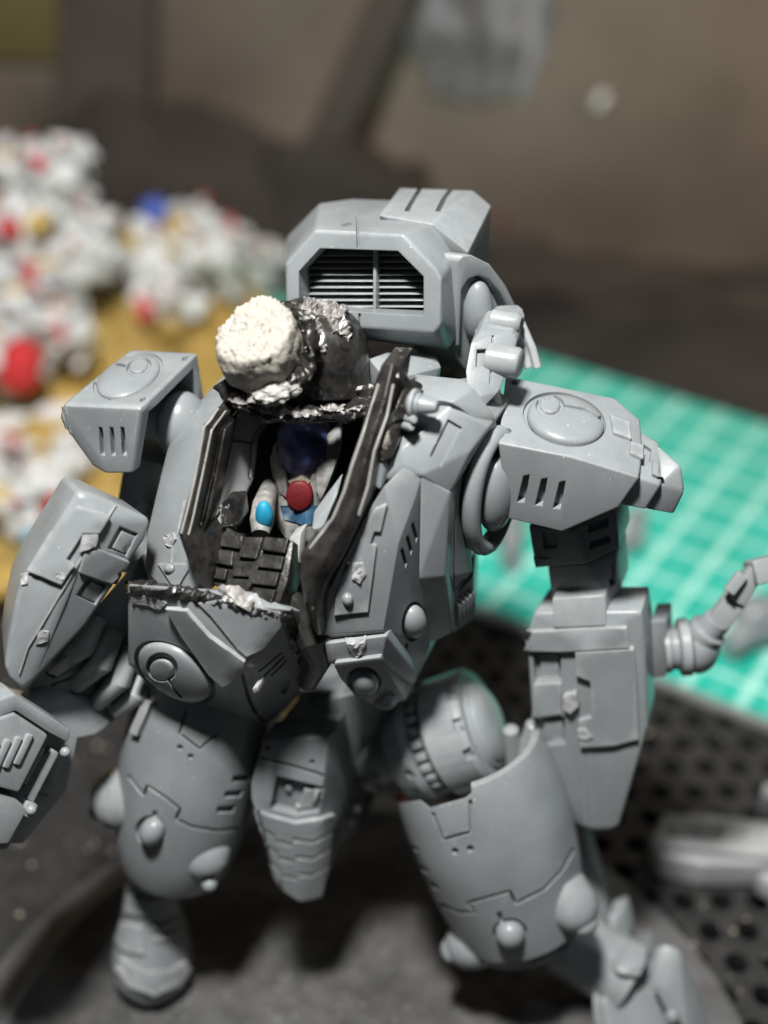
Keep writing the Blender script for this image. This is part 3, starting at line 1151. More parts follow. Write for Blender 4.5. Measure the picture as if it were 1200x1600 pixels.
# side cowl: the long panel to the right of the cockpit
front = [(600, 760, 12.12), (630, 731, 12.30), (659, 744, 12.34), (650, 775, 12.24), (623, 848, 12.0), (599, 984, 11.82), (503, 992, 11.72), (500, 950, 11.72), (545, 868, 11.92), (575, 800, 12.05)]
fr = Ys(front)
cow = hull(fr + Ys([(659, 744, 12.36), (655, 905, 12.45), (672, 1008, 12.55), (652, 1057, 12.5), (612, 1000, 12.2)]) + [p + BACK * .9 for p in Ys([(520, 950, 11.9), (600, 800, 12.2), (600, 980, 11.9)])], .03)
cb_ = bvh(cow)
slots = []
for (x0, y0, x1, y1) in ((625, 858, 633, 888), (633.5, 838, 641.5, 868), (642, 818, 650, 848)):
    slots.append(drape(cb_, [(x0, y0 + 2), (x0 + 4, y0 - 3), (x1 + 3, y1 - 8), (x1, y1)], -.12, .1, 6))
ring_ = drape(cb_, ell(645, 971, 17, 32, 8, 24), -.045, .1, 8)
slots += [ring_, drape(cb_, [(627, 1024), (634, 1004), (638, 1008), (632, 1030)], -.06, .1, 6)]
cow = cut(cow, slots)
co = part('side_cowl', cow)
add('boss', dome(cb_, 647, 971, 13, 26, 8, .13, .06), PL, co)
pan = drape(cb_, [(604, 786), (594, 829), (584, 829), (578, 848), (588, 850), (574, 954), (522, 959), (523, 934), (533, 905), (548, 873), (560, 845), (575, 812), (586, 794)], -.02, .035, 9)
po = add('raised_panel', pan, PL, co)
add('stud', dome(cb_, 542, 934, 10, 11, 0, .10, -.02), PL, co)
for i, poly in enumerate(([(550, 878), (566, 876), (571, 893), (560, 907), (549, 902)], [(538, 874), (546, 872), (544, 880)])):
    add('scar', drape(cb_, poly, .0, .06, 5, jitter=.03), 'scuff', co)
# lamp box under the cowl
lb = Ys([(507, 1006, 11.70), (604, 994, 11.80), (612, 1002, 11.95), (652, 1056, 12.40), (646, 1070, 12.4), (606, 1022, 11.92), (598, 1026, 11.82), (512, 1036, 11.74)])
lbm = hull(lb + [p + BACK * .8 for p in lb], .03)
lbo = part('lamp_box', lbm)
lbv = bvh(lbm)
add('scar', drape(lbv, [(539, 1000), (572, 996), (570, 1010), (556, 1026), (546, 1014)], -.01, .03, 5, jitter=.03), 'scuff', lbo)
lo_ = Ys([(522, 1040, 11.78), (594, 1030, 11.84), (634, 1094, 12.35), (620, 1098, 12.3), (590, 1106, 12.25), (553, 1086, 12.1), (530, 1058, 11.9)])
lom = hull(lo_ + [p + BACK * .6 for p in lo_], .025)
lov = bvh(lom)
lom = cut(lom, [drape(lov, ell(569, 1064, 27, 21, 8), -.05, .1, 7)])
lam = part('lamp_mount', lom)
add('bar', prism(Plane(Y(522, 1040, 11.7), Y(594, 1030, 11.76), Y(560, 1060, 11.8)).on([(522, 1036), (594, 1027), (597, 1034), (523, 1045)]), BACK * .3, .015), PL, lam)
add('lens', dome(lov, 569, 1064, 23, 17, 8, .15, .06), PL, lam)
add('knob', blob(Y(600, 1092, 12.25), SIDE * .16, BACK * .12, UP * .14, 20, 12), PL, lam)

# ---------------------------------------------------------------- left flank of the chest
lf = Ys([(262, 700, 13.5), (300, 640, 13.9), (345, 618, 14.0), (352, 640, 13.6), (322, 668, 13.1), (305, 740, 12.85), (290, 800, 12.6), (282, 836, 12.45), (300, 900, 12.2), (318, 930, 12.1), (258, 925, 12.3), (226, 890, 12.65), (231, 830, 12.9), (245, 770, 13.2)])
lfm = hull(lf + [p + BACK * .8 for p in lf], .04)
lfb = bvh(lfm)
lfo = part('chest_flank', lfm)
add('raised_panel', drape(lfb, [(249, 880), (292, 880), (296, 890), (281, 915), (270, 912)], -.02, .03, 8), PL, lfo)
add('stud', dome(lfb, 267, 888, 8, 9, 0, .07, -.02), PL, lfo)
add('scar', drape(lfb, [(258, 838), (272, 832), (277, 842), (268, 855), (259, 850)], -.01, .02, 5, jitter=.02), 'scuff', lfo)
add('mold_line', strip(lfb, [(289, 782), (278, 833), (270, 850), (268, 885), (280, 915)], 1.6, -.01, .012), 'scuff', lfo)

# ---------------------------------------------------------------- cockpit rim (painted black)
def band(outer_px, inner_px, thick, mat, name, parent=None, bev=.025, dirv=None, crease=0.0, at=.55):
    o_, i_ = Ys(outer_px), Ys(inner_px)
    rr = []
    for a_, b_ in zip(o_, i_):
        t = (dirv or BACK) * thick
        rr.append([a_, b_, b_ + t, a_ + t] if not crease else [a_, a_.lerp(b_, at) - cf * crease, b_, b_ + t, a_ + t])
    bm = bmesh.new()
    vs = [[bm.verts.new(p) for p in r] for r in rr]
    for i in range(len(vs) - 1):
        nn_ = len(vs[0])
        for j in range(nn_):
            bm.faces.new((vs[i][j], vs[i][(j + 1) % nn_], vs[i + 1][(j + 1) % nn_], vs[i + 1][j]))
    bm.faces.new(vs[0])
    bm.faces.new(vs[-1][::-1])
    bmesh.ops.recalc_face_normals(bm, faces=bm.faces)
    bevel_bm(bm, bev, 2, 25)
    return part(name, to_mesh(bm), mat, parent)


rl = band([(350, 626, 13.25), (318, 664, 12.75), (303, 745, 12.45), (290, 792, 12.25), (279, 834, 12.08), (300, 895, 11.95), (322, 925, 11.95)],
          [(362, 634, 13.25), (336, 668, 12.78), (322, 745, 12.48), (310, 796, 12.28), (300, 836, 12.1), (326, 880, 12.0), (334, 918, 12.0)], .5, 'black_paint', 'cockpit_rim', None, .012, None, .05, .35)
for k in range(2):
    s = 7 * (k + 1) - 3
    band([(362 + s * .9, 632 + s * .5, 13.3 + .05 * k), (338 + s, 670, 12.9), (324 + s, 745, 12.6), (313 + s, 796, 12.4), (303 + s, 836, 12.22)],
         [(367 + s * .9, 635 + s * .5, 13.3 + .05 * k), (342 + s, 670, 12.9), (328 + s, 745, 12.6), (317 + s, 796, 12.4), (306 + s, 836, 12.22)], .3, ('worn_lip', 'black_paint')[k], 'rim_lip')
# inner wall on the left, paint worn to pale plastic
iw = band([(376, 640, 13.6), (352, 690, 13.1), (340, 750, 12.8), (333, 800, 12.6), (338, 832, 12.4)],
          [(425, 650, 14.0), (398, 690, 13.7), (390, 755, 13.3), (372, 796, 12.95), (374, 822, 12.7)], .12, 'pale_plastic', 'cockpit_wall', None, .01)
add('wall_pad', hull(Ys([(343, 790, 12.5), (368, 788, 12.6), (378, 800, 12.6), (372, 822, 12.5), (345, 824, 12.4)]) + [p + BACK * .3 for p in Ys([(343, 790, 12.5), (368, 788, 12.6), (372, 822, 12.5)])], .02), 'rough_black', iw)

rr_ = band([(596, 570, 12.95), (580, 612, 12.75), (563, 676, 12.42), (543, 733, 12.18), (527, 786, 11.98), (510, 826, 11.84), (469, 866, 11.70), (468, 900, 11.62), (474, 940, 11.58), (490, 985, 11.6)],
           [(624, 572, 12.85), (614, 634, 12.62), (591, 690, 12.28), (580, 742, 12.08), (571, 785, 11.92), (556, 826, 11.8), (534, 872, 11.66), (508, 915, 11.58), (500, 950, 11.56), (502, 995, 11.6)], .42, 'black_paint', 'cockpit_rim', None, .018, None, .13, .6)
# top end, clips and the small nozzle on the rim
add('clip', hull(Ys([(594, 570, 12.95), (622, 568, 12.9), (650, 602, 12.85), (640, 612, 12.75), (622, 590, 12.75), (606, 588, 12.8)]) + [p - UP * .35 for p in Ys([(600, 576, 12.95), (622, 572, 12.9), (650, 602, 12.85)])], .03), 'black_paint', rr_)
add('clip', hull(Ys([(628, 610, 12.7), (645, 606, 12.8), (650, 622, 12.75), (636, 654, 12.6), (618, 658, 12.5), (612, 650, 12.5)]) + [p + BACK * .3 for p in Ys([(628, 610, 12.7), (650, 622, 12.75), (618, 658, 12.5)])], .025), 'black_paint', rr_)
add('clip', hull(Ys([(604, 674, 12.42), (620, 664, 12.5), (622, 690, 12.42), (612, 716, 12.34), (598, 722, 12.3), (590, 716, 12.3)]) + [p + BACK * .3 for p in Ys([(604, 674, 12.42), (620, 664, 12.5), (612, 716, 12.34)])], .025), 'black_paint', rr_)
add('clip', hull(Ys([(578, 738, 12.24), (596, 722, 12.32), (600, 740, 12.3), (594, 766, 12.2), (580, 756, 12.18)]) + [p + BACK * .25 for p in Ys([(578, 738, 12.24), (600, 740, 12.3), (594, 766, 12.2)])], .02), PL, rr_)
n0, n1 = Y(638, 630, 12.62), Y(684, 636, 12.50)
add('nozzle', lathe(n0, n1, [(0, .10), (.15, .16), (.28, .16), (.30, .12), (.42, .12), (.44, .105), (.9, .07), (1, .055)], 24), PL, rr_)
for px, py in ((645, 656), (641, 667)):
    add('stud', lathe(Y(px - 8, py - 2, 12.6), Y(px + 2, py, 12.42), [(0, .05), (.8, .05), (1, .035)], 14), PL, rr_)

# console tiles in front of the pilot
tp = Plane(Y(343, 826, 12.45), Y(458, 842, 12.15), Y(330, 905, 12.02))
tb = tp.on([(343, 828), (352, 822), (380, 836), (416, 838), (455, 842), (450, 880), (446, 905), (431, 948), (380, 935), (327, 910), (332, 866)])
tile_body = prism([p - tp.n * .06 for p in tb], -tp.n * .35, .02)
cons = part('console', tile_body, 'black_paint')
tbv = bvh(tile_body)
tiles = [[(346, 826), (366, 826), (388, 838), (382, 860), (336, 853)], [(386, 842), (414, 842), (404, 876), (376, 872)], [(418, 842), (454, 845), (448, 867), (412, 862)],
         [(334, 858), (366, 864), (364, 886), (330, 880)], [(370, 880), (402, 880), (414, 868), (447, 872), (442, 892), (408, 888), (400, 904), (366, 902)],
         [(330, 886), (358, 892), (354, 908), (328, 904)], [(360, 906), (392, 908), (394, 892), (440, 897), (434, 918), (398, 914), (390, 926), (358, 918)], [(400, 920), (434, 924), (428, 944), (398, 938)]]
for t in tiles:
    add('tile', drape(tbv, t, -.02, .07, 8, flat=True, jitter=.004), 'tile_black', cons)
add('pale_strip', prism(Plane(Y(448, 850, 12.4), Y(464, 850, 12.3), Y(445, 925, 12.1)).on([(452, 840), (470, 832), (463, 900), (458, 930), (440, 930), (446, 900)]), BACK * .2, .02), 'pale_plastic', cons)
add('pale_strip', hull(Ys([(490, 800, 12.35), (522, 758, 12.5), (528, 770, 12.4), (505, 826, 12.15), (486, 830, 12.15)]) + [p + BACK * .3 for p in Ys([(490, 800, 12.35), (522, 758, 12.5), (505, 826, 12.15)])], .02), PL, cons)

# ---------------------------------------------------------------- lower chest plate
A = Y(199, 912, 11.85); B_ = Y(199, 1038, 11.75)
lpts = Ys([(198, 912, 11.95), (260, 918, 11.75), (328, 928, 11.7), (390, 924, 11.8), (412, 948, 11.55), (455, 952, 11.6), (466, 1008, 11.85), (480, 1052, 12.2), (458, 1096, 12.5), (414, 1137, 12.6), (384, 1134, 12.5), (310, 1118, 12.5), (236, 1078, 12.4), (199, 1038, 12.2), (384, 1036, 11.5), (350, 1070, 11.68)])
lpm = hull(lpts + [p + BACK * .6 - UP * .5 for p in lpts[:7]] + [p + BACK * .6 for p in lpts[7:]], .035)
lpb = bvh(lpm)
cuts = [drape(lpb, ell(273, 1052, 71, 40, 33, 36), -.05, .12, 9), strip(lpb, [(448, 1032), (424, 1056)], 2.5, -.04, .08), strip(lpb, [(444, 1026), (410, 1060)], 2.5, -.04, .08), strip(lpb, [(440, 1020), (404, 1050)], 2.5, -.04, .08),
        strip(lpb, [(378, 1050), (388, 1090), (398, 1112), (414, 1130)], 5, -.08, .08), strip(lpb, [(296, 1092), (318, 1102)], 5, -.08, .08), strip(lpb, [(310, 1122), (350, 1122), (384, 1132), (414, 1110)], 3, -.04, .08), drape(lpb, ell(446, 1074, 6, 12, 20, 14), -.04, .08, 6)]
lpm = cut(lpm, cuts)
lpo = part('belly_plate', lpm)
add('raised_band', drape(lpb, [(262, 946), (294, 950), (330, 990), (384, 1030), (380, 1044), (350, 1068), (330, 1050), (286, 988)], -.02, .06, 9), PL, lpo)
add('raised_panel', drape(lpb, [(310, 940), (400, 930), (412, 950), (452, 958), (412, 1010), (386, 1024), (372, 1012), (330, 960)], -.02, .03, 9), PL, lpo)
em = dome(lpb, 273, 1052, 64, 34, 33, .10, .06)
emb = bvh(em)
em = cut(em, [drape(emb, ell(253, 1043, 25, 23, 20, 24), -.06, .12, 7), strip(emb, [(262, 1062), (272, 1078), (284, 1090)], 4, -.05, .1)])
emo = add('emblem', em, PL, lpo)
add('emblem_button', boss(bvh(em), 254, 1044, 18, 16, 20, .045, .05), PL, lpo)
add('stub', hull(Ys([(394, 1076, 11.5), (402, 1074, 11.5), (404, 1082, 11.5), (396, 1084, 11.5)]) + [p + BACK * .2 for p in Ys([(394, 1076, 11.5), (402, 1074, 11.5), (404, 1082, 11.5), (396, 1084, 11.5)])], .01), 'scuff', lpo)
# broken top edge, daubed black
for poly in ([(198, 911), (230, 907), (262, 915), (300, 921), (330, 928), (372, 937), (400, 949), (425, 952), (453, 954), (456, 966), (432, 962), (412, 968), (396, 960), (366, 952), (340, 946), (320, 938), (290, 936), (258, 928), (236, 930), (222, 922), (200, 926)],
             [(436, 962), (455, 953), (462, 980), (468, 1008), (480, 1050), (472, 1064), (466, 1040), (454, 1016), (448, 990)]):
    add('broken_edge', drape(lpb, poly, -.03, .03, 5, jitter=.04), 'tile_black', lpo)
add('scar', drape(lpb, [(340, 924), (372, 926), (398, 944), (394, 950), (362, 938)], .0, .07, 6, jitter=.05), 'crust', lpo)
add('scar', drape(lpb, [(206, 932), (240, 928), (262, 942), (250, 952), (228, 944), (206, 942)], -.01, .015, 6, jitter=.01), 'scuff', lpo)
# black filler between belly plate and rim
fm = tube([Y(440, 920, 12.1), Y(466, 950, 12.0), Y(486, 990, 11.85), Y(492, 1030, 12.0), Y(480, 1070, 12.2)], [.12, .16, .2, .18, .1], 14)
for v_ in fm.vertices:
    v_.co += Vector((noise.noise(v_.co * 5), noise.noise(v_.co * 5 + Vector((9, 0, 0))), noise.noise(v_.co * 5 + Vector((0, 9, 0))))) * .1
part('filler', fm, 'tile_black')

# ---------------------------------------------------------------- hatch: black hood with a white putty plug
hc = Y(476, 578, 13.85)
def hood_f(d):
    k = (abs(d.x) ** 2.8 + abs(d.y) ** 2.8 + abs(d.z) ** 2.8) ** (-1 / 2.8)
    rough_ = 1 if d.x < .3 else .4
    return k * (1 + rough_ * (.07 * noise.noise(d * 2.2 + Vector((3, 1, 5))) + .045 * noise.noise(d * 6) + .02 * noise.noise(d * 14)))


hood = blob(hc, Vector((.73, 0, -.05)), Vector((.05, .58, -.1)), Vector((.0, .2, .72)), 110, 72, hood_f)
hcut = Plane(Y(345, 628, 13.15), Y(580, 640, 13.15), Y(460, 600, 15.2))
q = hcut.on([(250, 560), (700, 560), (700, 760), (250, 760)])
nup = hcut.n if hcut.n.z > 0 else -hcut.n
big = [hcut.p + a * cr * 3 + b * (nup.cross(cr)).normalized() * 3 for a, b in ((-1, -1), (1, -1), (1, 1), (-1, 1))]
hood = cut(hood, [prism(big, -nup * 3, 0)])
ho = part('hatch', hood, 'rough_black')
# rim of the hood
rimpts = [Y(575, 606, 13.4), Y(578, 634, 13.25), Y(545, 643, 13.15), Y(500, 648, 13.05), Y(455, 648, 13.0), Y(405, 642, 13.0), Y(372, 625, 13.1), Y(348, 600, 13.3)]
rm = tube([rimpts[i // 5].lerp(rimpts[min(i // 5 + 1, 7)], i % 5 / 5) for i in range(36)], [.10 + .035 * noise.noise(Vector((i * .5, 0, 0))) for i in range(36)], 14)
for v_ in rm.vertices:
    v_.co += Vector((noise.noise(v_.co * 7), noise.noise(v_.co * 7 + Vector((9, 0, 0))), noise.noise(v_.co * 7 + Vector((0, 9, 0))))) * .06
add('hatch_rim', rm, 'rough_black', ho)
# crust of old glue along the hood
hbv = bvh(hood)
rc = random.Random(5)
def flake(cx, cy, rx, ry, a, n=16):
    e_ = ell(cx, cy, rx, ry, a, n)
    return [(cx + (x - cx) * rc.uniform(.6, 1.2), cy + (y - cy) * rc.uniform(.6, 1.2)) for x, y in e_]
for (px, py, rx, ry, a) in ((500, 482, 40, 16, 12), (528, 508, 16, 24, -20), (496, 518, 10, 16, 10), (478, 500, 14, 12, 0), (540, 520, 6, 14, -10), (476, 540, 6, 12, 0), (506, 545, 5, 8, 30)):
    add('glue_crust', drape(hbv, flake(px, py, rx, ry, a), -.02, .03, 3.5, jitter=.07), 'crust', ho)
rmb = bvh(rm)
for (px, py, rx, ry, a) in ((425, 640, 34, 9, 8), (470, 646, 26, 7, 0), (372, 624, 16, 7, 30), (520, 640, 24, 5, -6), (556, 640, 10, 4, -6)):
    add('glue_crust', drape(rmb, flake(px, py, rx, ry, a), -.01, .03, 3.5, jitter=.05), 'crust', ho)
add('glue_crust', blob(Y(428, 612, 12.95), Vector((.27, 0, .04)), Vector((0, .2, 0)), Vector((0, 0, .12)), 64, 40,
                       lambda d: 1 + .3 * noise.noise(d * 2.5) + .12 * noise.noise(d * 7)), 'crust', ho)
# putty plug, a rough short cylinder facing up and left
pc = Y(405, 540, 13.25)
ax = Vector((-.22, -.30, .92)).normalized()
u, v = frame_of(ax, SIDE)
rings_ = []
prof = [(-.55, .30), (-.48, .37), (-.42, .42), (-.3, .47), (-.2, .50), (-.08, .515), (.05, .52), (.12, .515), (.18, .50), (.235, .47), (.26, .44)] + [(.265, .42 - .03 * i) for i in range(14)]
for t, r in prof:
    rings_.append(ring(pc + ax * t * .9, u, v, r * .90, r * .86, 96))
pm = loft(rings_, angle=60)
bmx = bmesh.new()
bmx.from_mesh(pm)
bmesh.ops.subdivide_edges(bmx, edges=bmx.edges[:], cuts=1, use_grid_fill=True)
for q in bmx.verts:
    w = q.co - pc
    nn = (w - ax * w.dot(ax) * .3).normalized() * .5 + ax * (1 if w.dot(ax) > .17 else 0) * .5
    k = noise.noise(q.co * 2.5) * .10 + noise.noise(q.co * 7) * .045
    if w.dot(ax) > .17:
        k += abs(noise.noise(q.co * 9)) * .05 + abs(noise.noise(q.co * 22)) * .06
    else:
        k += noise.noise(q.co * 13) * .03
    q.co += nn * k
add('putty_plug', to_mesh(bmx, 80), 'putty', ho)

# old glue squeezed out where the plug meets the hood
sm_pts = [Y(446, 480, 13.55), Y(468, 490, 13.4), (Y(481, 512, 13.28)), Y(486, 540, 13.18), Y(482, 566, 13.1), Y(470, 588, 13.02), Y(450, 602, 12.98)]
sm = tube([sm_pts[i // 6].lerp(sm_pts[min(i // 6 + 1, 6)], i % 6 / 6) for i in range(37)], [.075 + .05 * noise.noise(Vector((i * .45, 3, 0))) for i in range(37)], 18)
for v_ in sm.vertices:
    v_.co += Vector((noise.noise(v_.co * 6), noise.noise(v_.co * 6 + Vector((9, 0, 0))), noise.noise(v_.co * 6 + Vector((0, 9, 0))))) * .10 + Vector((noise.noise(v_.co * 16), 0, noise.noise(v_.co * 16 + Vector((5, 0, 0))))) * .04
add('glue_seam', sm, 'rough_black', ho)
# thin rubbed rails along both rims
for ob_, lines_ in ((rl, ([(342, 640), (320, 668), (306, 745), (294, 796), (284, 834)], [(352, 642), (330, 672), (315, 745), (303, 800), (294, 836)])),
                    (rr_, ([(592, 600), (574, 660), (553, 720), (538, 770), (520, 812), (484, 858)], [(614, 600), (604, 650), (584, 705), (574, 760), (560, 805)]))):
    bq = bvh(ob_.data)
    for ln in lines_:
        add('rail', strip(bq, ln, 2.2, -.01, .018), 'worn_lip', ob_)

# ---------------------------------------------------------------- the pilot sits inside
PIL = empty('pilot_figure', Y(470, 800, 13.0))
tag(PIL, 'small painted blue and white pilot with red chest dial inside the open cockpit', 'pilot figure')


def pilot_body():
    spec = [((478, 655), 13.75, .22, .24), ((478, 690), 13.65, .34, .28), ((474, 722), 13.5, .40, .26), ((470, 760), 13.4, .32, .24), ((468, 790), 13.3, .3, .26), ((470, 818), 13.2, .28, .28), ((476, 838), 13.15, .2, .2)]
    return loft([ring(Y(px, py, yy), SIDE, BACK, a, b, 28) for (px, py), yy, a, b in spec], angle=60)


pb = pilot_body()
for v_ in pb.vertices:
    v_.co += Vector((0, -1, 0)) * (.05 * math.sin(v_.co.x * 22 + v_.co.z * 5) + .05 * noise.noise(v_.co * 5))
add('body', pb, 'paint_white', PIL)
pbv = bvh(pb)
add('helmet', blob(Y(472, 696, 13.42), SIDE * .30, BACK * .26, UP * .42, 36, 24, lambda d: 1 + .16 * noise.noise(d * 2.4) + .06 * noise.noise(d * 6)), 'paint_blue', PIL)
add('collar', drape(pbv, [(452, 750), (470, 744), (484, 750), (478, 760), (458, 760)], -.01, .05, 6), 'sand', PIL)
add('belt', drape(pbv, [(440, 790), (500, 790), (506, 812), (478, 822), (446, 812)], -.02, .03, 7), 'paint_teal', PIL)
add('chest_dial', boss(pbv, 469, 771, 21, 24, 0, .12, .02), 'paint_red', PIL)
add('coat_flap', hull(Ys([(500, 690, 13.35), (530, 660, 13.5), (534, 700, 13.3), (512, 760, 13.1), (498, 790, 13.05), (492, 750, 13.15)]) + [p + BACK * .12 for p in Ys([(500, 690, 13.4), (530, 660, 13.5), (512, 760, 13.15)])], .03), 'paint_white', PIL)
add('coat_flap', hull(Ys([(424, 700, 13.5), (440, 680, 13.5), (446, 740, 13.25), (450, 780, 13.1), (434, 770, 13.2)]) + [p + BACK * .12 for p in Ys([(424, 700, 13.5), (440, 680, 13.5), (450, 780, 13.2)])], .03), 'paint_white', PIL)
a, b, c = Y(422, 760, 13.4), Y(412, 790, 12.95), Y(407, 835, 12.6)
add('arm', tube([a, b, (b + c) / 2, c], [.1, .13, .14, .1], 16), 'paint_white', PIL)
add('cuff', blob(Y(413, 806, 12.70), SIDE * .10, BACK * .10, UP * .19, 20, 14), 'paint_cyan', PIL)

# ---------------------------------------------------------------- right shoulder (viewer's right)
q = Y(768, 768, 13.0)
u_ = (BACK * .9 + SIDE * .25).normalized()
part('shoulder_ring', torus(q, u_, UP, .42, .72, .11))
part('shoulder_ball', blob(q + SIDE * .05, BACK * .30, UP * .5, SIDE * .22, 36, 24))
part('shoulder_axle', lathe(q - SIDE * .5, q + SIDE * .15, [(0, .22), (1, .22)], 28))

# pad: three telescoping plates
top = [(790, 587, 14.0), (960, 622, 13.75), (1000, 656, 13.45)]
rid = [(779, 692, 12.85), (893, 714, 12.62), (999, 746, 12.48)]
bot = [(792, 810, 12.82), (878, 831, 12.62), (966, 793, 12.50)]
pp = Ys(top + rid + bot)
bk = [Y(792, 590, 14.05) - UP * 1.0, Y(960, 622, 13.8) - UP * .9, Y(1000, 656, 13.5) - UP * .8, Y(1004, 700, 13.0)]
pad = hull(pp + bk, .05, 3)
pbv = bvh(pad)
cuts = [drape(pbv, ell(882, 655, 66, 41, 14, 40), -.045, .15, 9)]
for k in range(3):
    x = 818 + 28 * k
    y = 741 + 5 * k
    cuts.append(drape(pbv, [(x, y + 2), (x + 10, y), (x + 2, y + 44), (x - 10, y + 43)], -.09, .1, 9))
cuts += [drape(pbv, ell(803, 598, 5, 4), -.06, .1, 4), drape(pbv, ell(794, 673, 5, 4), -.06, .1, 4)]
# hollow the inner side
inn = Plane(Y(790, 600, 14.0), Y(779, 692, 12.85), Y(792, 810, 12.82))
cuts.append(prism([p + SIDE * -.4 for p in Ys([(800, 630, 13.8), (795, 705, 13.0), (802, 792, 12.95)]) + [Y(800, 640, 13.9) - UP * 1.4]], SIDE * .75, 0))
pad = cut(pad, cuts)
pado = part('shoulder_pad', pad)
em = dome(pbv, 884, 656, 61, 36, 14, .10, .05)
eb2 = bvh(em)
em = cut(em, [drape(eb2, ell(860, 634, 23, 18, 5, 28), -.05, .15, 6), strip(eb2, [(880, 634), (915, 640), (950, 660)], 5, -.035, .1)])
add('emblem', em, PL, pado)
add('emblem_button', boss(bvh(em), 859, 635, 16, 12.5, 5, .04, .05), PL, pado)
# stepped plates towards the tip
add('raised_panel', drape(pbv, [(952, 652), (982, 663), (985, 690), (957, 680)], -.02, .045, 7), PL, pado)
add('raised_panel', drape(pbv, [(984, 694), (1001, 700), (1000, 720), (983, 712)], -.02, .05, 6), PL, pado)
s2 = Ys([(985, 664, 13.45), (1030, 692, 13.15), (1034, 757, 12.60), (1009, 797, 12.58), (962, 788, 12.60), (990, 744, 12.62)])
s2m = hull(s2 + [p - UP * .5 + BACK * .3 for p in Ys([(985, 664, 13.45), (1030, 692, 13.15)])] + [p + BACK * .5 for p in Ys([(1009, 793, 12.58), (962, 784, 12.60)])], .035, 3)
s2b = bvh(s2m)
s2m = cut(s2m, [drape(s2b, [(1006, 694), (1018, 702), (1016, 722), (1004, 716)], -.05, .1, 6)])
st_o = add('step_plate', s2m, PL, pado)
add('raised_panel', drape(s2b, [(1018, 722), (1034, 730), (1034, 752), (1018, 744)], -.02, .04, 6), PL, pado)
s3 = Ys([(1026, 694, 13.1), (1064, 727, 12.82), (1070, 768, 12.70), (1052, 804, 12.70), (1006, 796, 12.66), (1030, 757, 12.68)])
s3m = hull(s3 + [p - UP * .35 + BACK * .25 for p in Ys([(1026, 694, 13.1), (1064, 727, 12.82)])] + [p + BACK * .4 for p in Ys([(1050, 800, 12.70), (1006, 792, 12.66)])], .035, 3)
s3b = bvh(s3m)
add('step_plate', s3m, PL, pado)

# upper arm
ua = Ys([(826, 822, 13.2), (900, 830, 12.9), (962, 790, 12.95), (968, 856, 12.95), (916, 881, 12.85), (836, 888, 13.1)])
uam = hull(ua + [p + BACK * .6 for p in ua], .03)
uab = bvh(uam)
uam = cut(uam, [drape(uab, [(918, 818), (952, 808), (952, 822), (920, 833)], -.08, .1, 7), drape(uab, [(922, 846), (954, 836), (954, 848), (922, 858)], -.08, .1, 7), drape(uab, [(846, 832), (870, 832), (870, 856), (850, 858)], -.05, .1, 7)])
uao = part('upper_arm', uam)
add('scar', drape(uab, [(834, 870), (862, 874), (850, 881), (838, 886)], -.01, .012, 6, jitter=.01), PL, uao)
el_ = Ys([(855, 884, 13.15), (918, 880, 13.0), (964, 862, 13.1), (970, 925, 13.2), (948, 945, 13.05), (862, 940, 13.2)])
elm = hull(el_ + [p + BACK * .5 for p in el_], .05, 3)
elb = bvh(elm)
elm = cut(elm, [drape(elb, [(950, 882), (962, 876), (962, 912), (952, 918)], -.06, .1, 7)])
part('elbow', elm)

# forearm shield
fpl = Plane(Y(830, 960, 13.0), Y(1004, 960, 12.75), Y(930, 1290, 12.35))
fo2 = [(822, 994), (834, 957), (1002, 955), (1008, 1000), (1012, 1138), (997, 1162), (983, 1225), (967, 1290), (955, 1297), (920, 1298), (899, 1288), (836, 1190), (828, 1100)]
f3 = fpl.on(fo2)
fa = hull(f3 + [p + BACK * .62 - (p - fpl.at(930, 1110)) * .05 for p in f3] + [fpl.at(925, 1290) - fpl.n * -.06, fpl.at(920, 1000) + fpl.n * .1, fpl.at(925, 1150) + fpl.n * .1], .05, 3)
fbv = bvh(fa)
fa = cut(fa, [drape(fbv, [(832, 1016), (876, 1016), (877, 1064), (836, 1066)], -.09, .15, 10), drape(fbv, [(834, 1122), (882, 1120), (884, 1163), (838, 1166)], -.09, .15, 10)])
fao = part('forearm_shield', fa)
fb2 = bvh(fa)
add('inset', drape(fb2, [(846, 1019), (874, 1018), (875, 1062), (847, 1063)], -.02, .045, 8), PL, fao)
add('inset', drape(fb2, [(852, 1125), (880, 1123), (881, 1161), (852, 1162)], -.02, .045, 8), PL, fao)
add('shield_band', drape(fbv, [(824, 984), (979, 977), (983, 1008), (900, 1013), (878, 1014), (826, 1013)], -.02, .07, 9), PL, fao)
add('shield_panel', drape(fbv, [(901, 1015), (990, 1010), (994, 1060), (997, 1150), (960, 1160), (908, 1163), (906, 1122), (924, 1117), (922, 1060), (902, 1051)], -.02, .07, 9), PL, fao)
add('shield_tab', drape(fbv, [(835, 1068), (878, 1066), (878, 1114), (833, 1120)], -.02, .03, 9), PL, fao)
add('mold_line', strip(fbv, [(909, 1166), (912, 1230), (916, 1290)], 2, -.01, .012), PL, fao)
tp_ = Ys([(862, 936, 12.98), (946, 930, 12.9), (948, 978, 12.75), (864, 982, 12.85)])
add('cuff', hull(tp_ + [p + BACK * .35 for p in tp_], .03), PL, fao)
for poly in ([(882, 1083), (902, 1077), (906, 1098), (893, 1109), (882, 1102)], [(905, 1134), (916, 1132), (927, 1148), (918, 1150), (906, 1146)]):
    add('scar', drape(fbv, poly, .0, .085, 5, jitter=.02), 'scuff', fao)
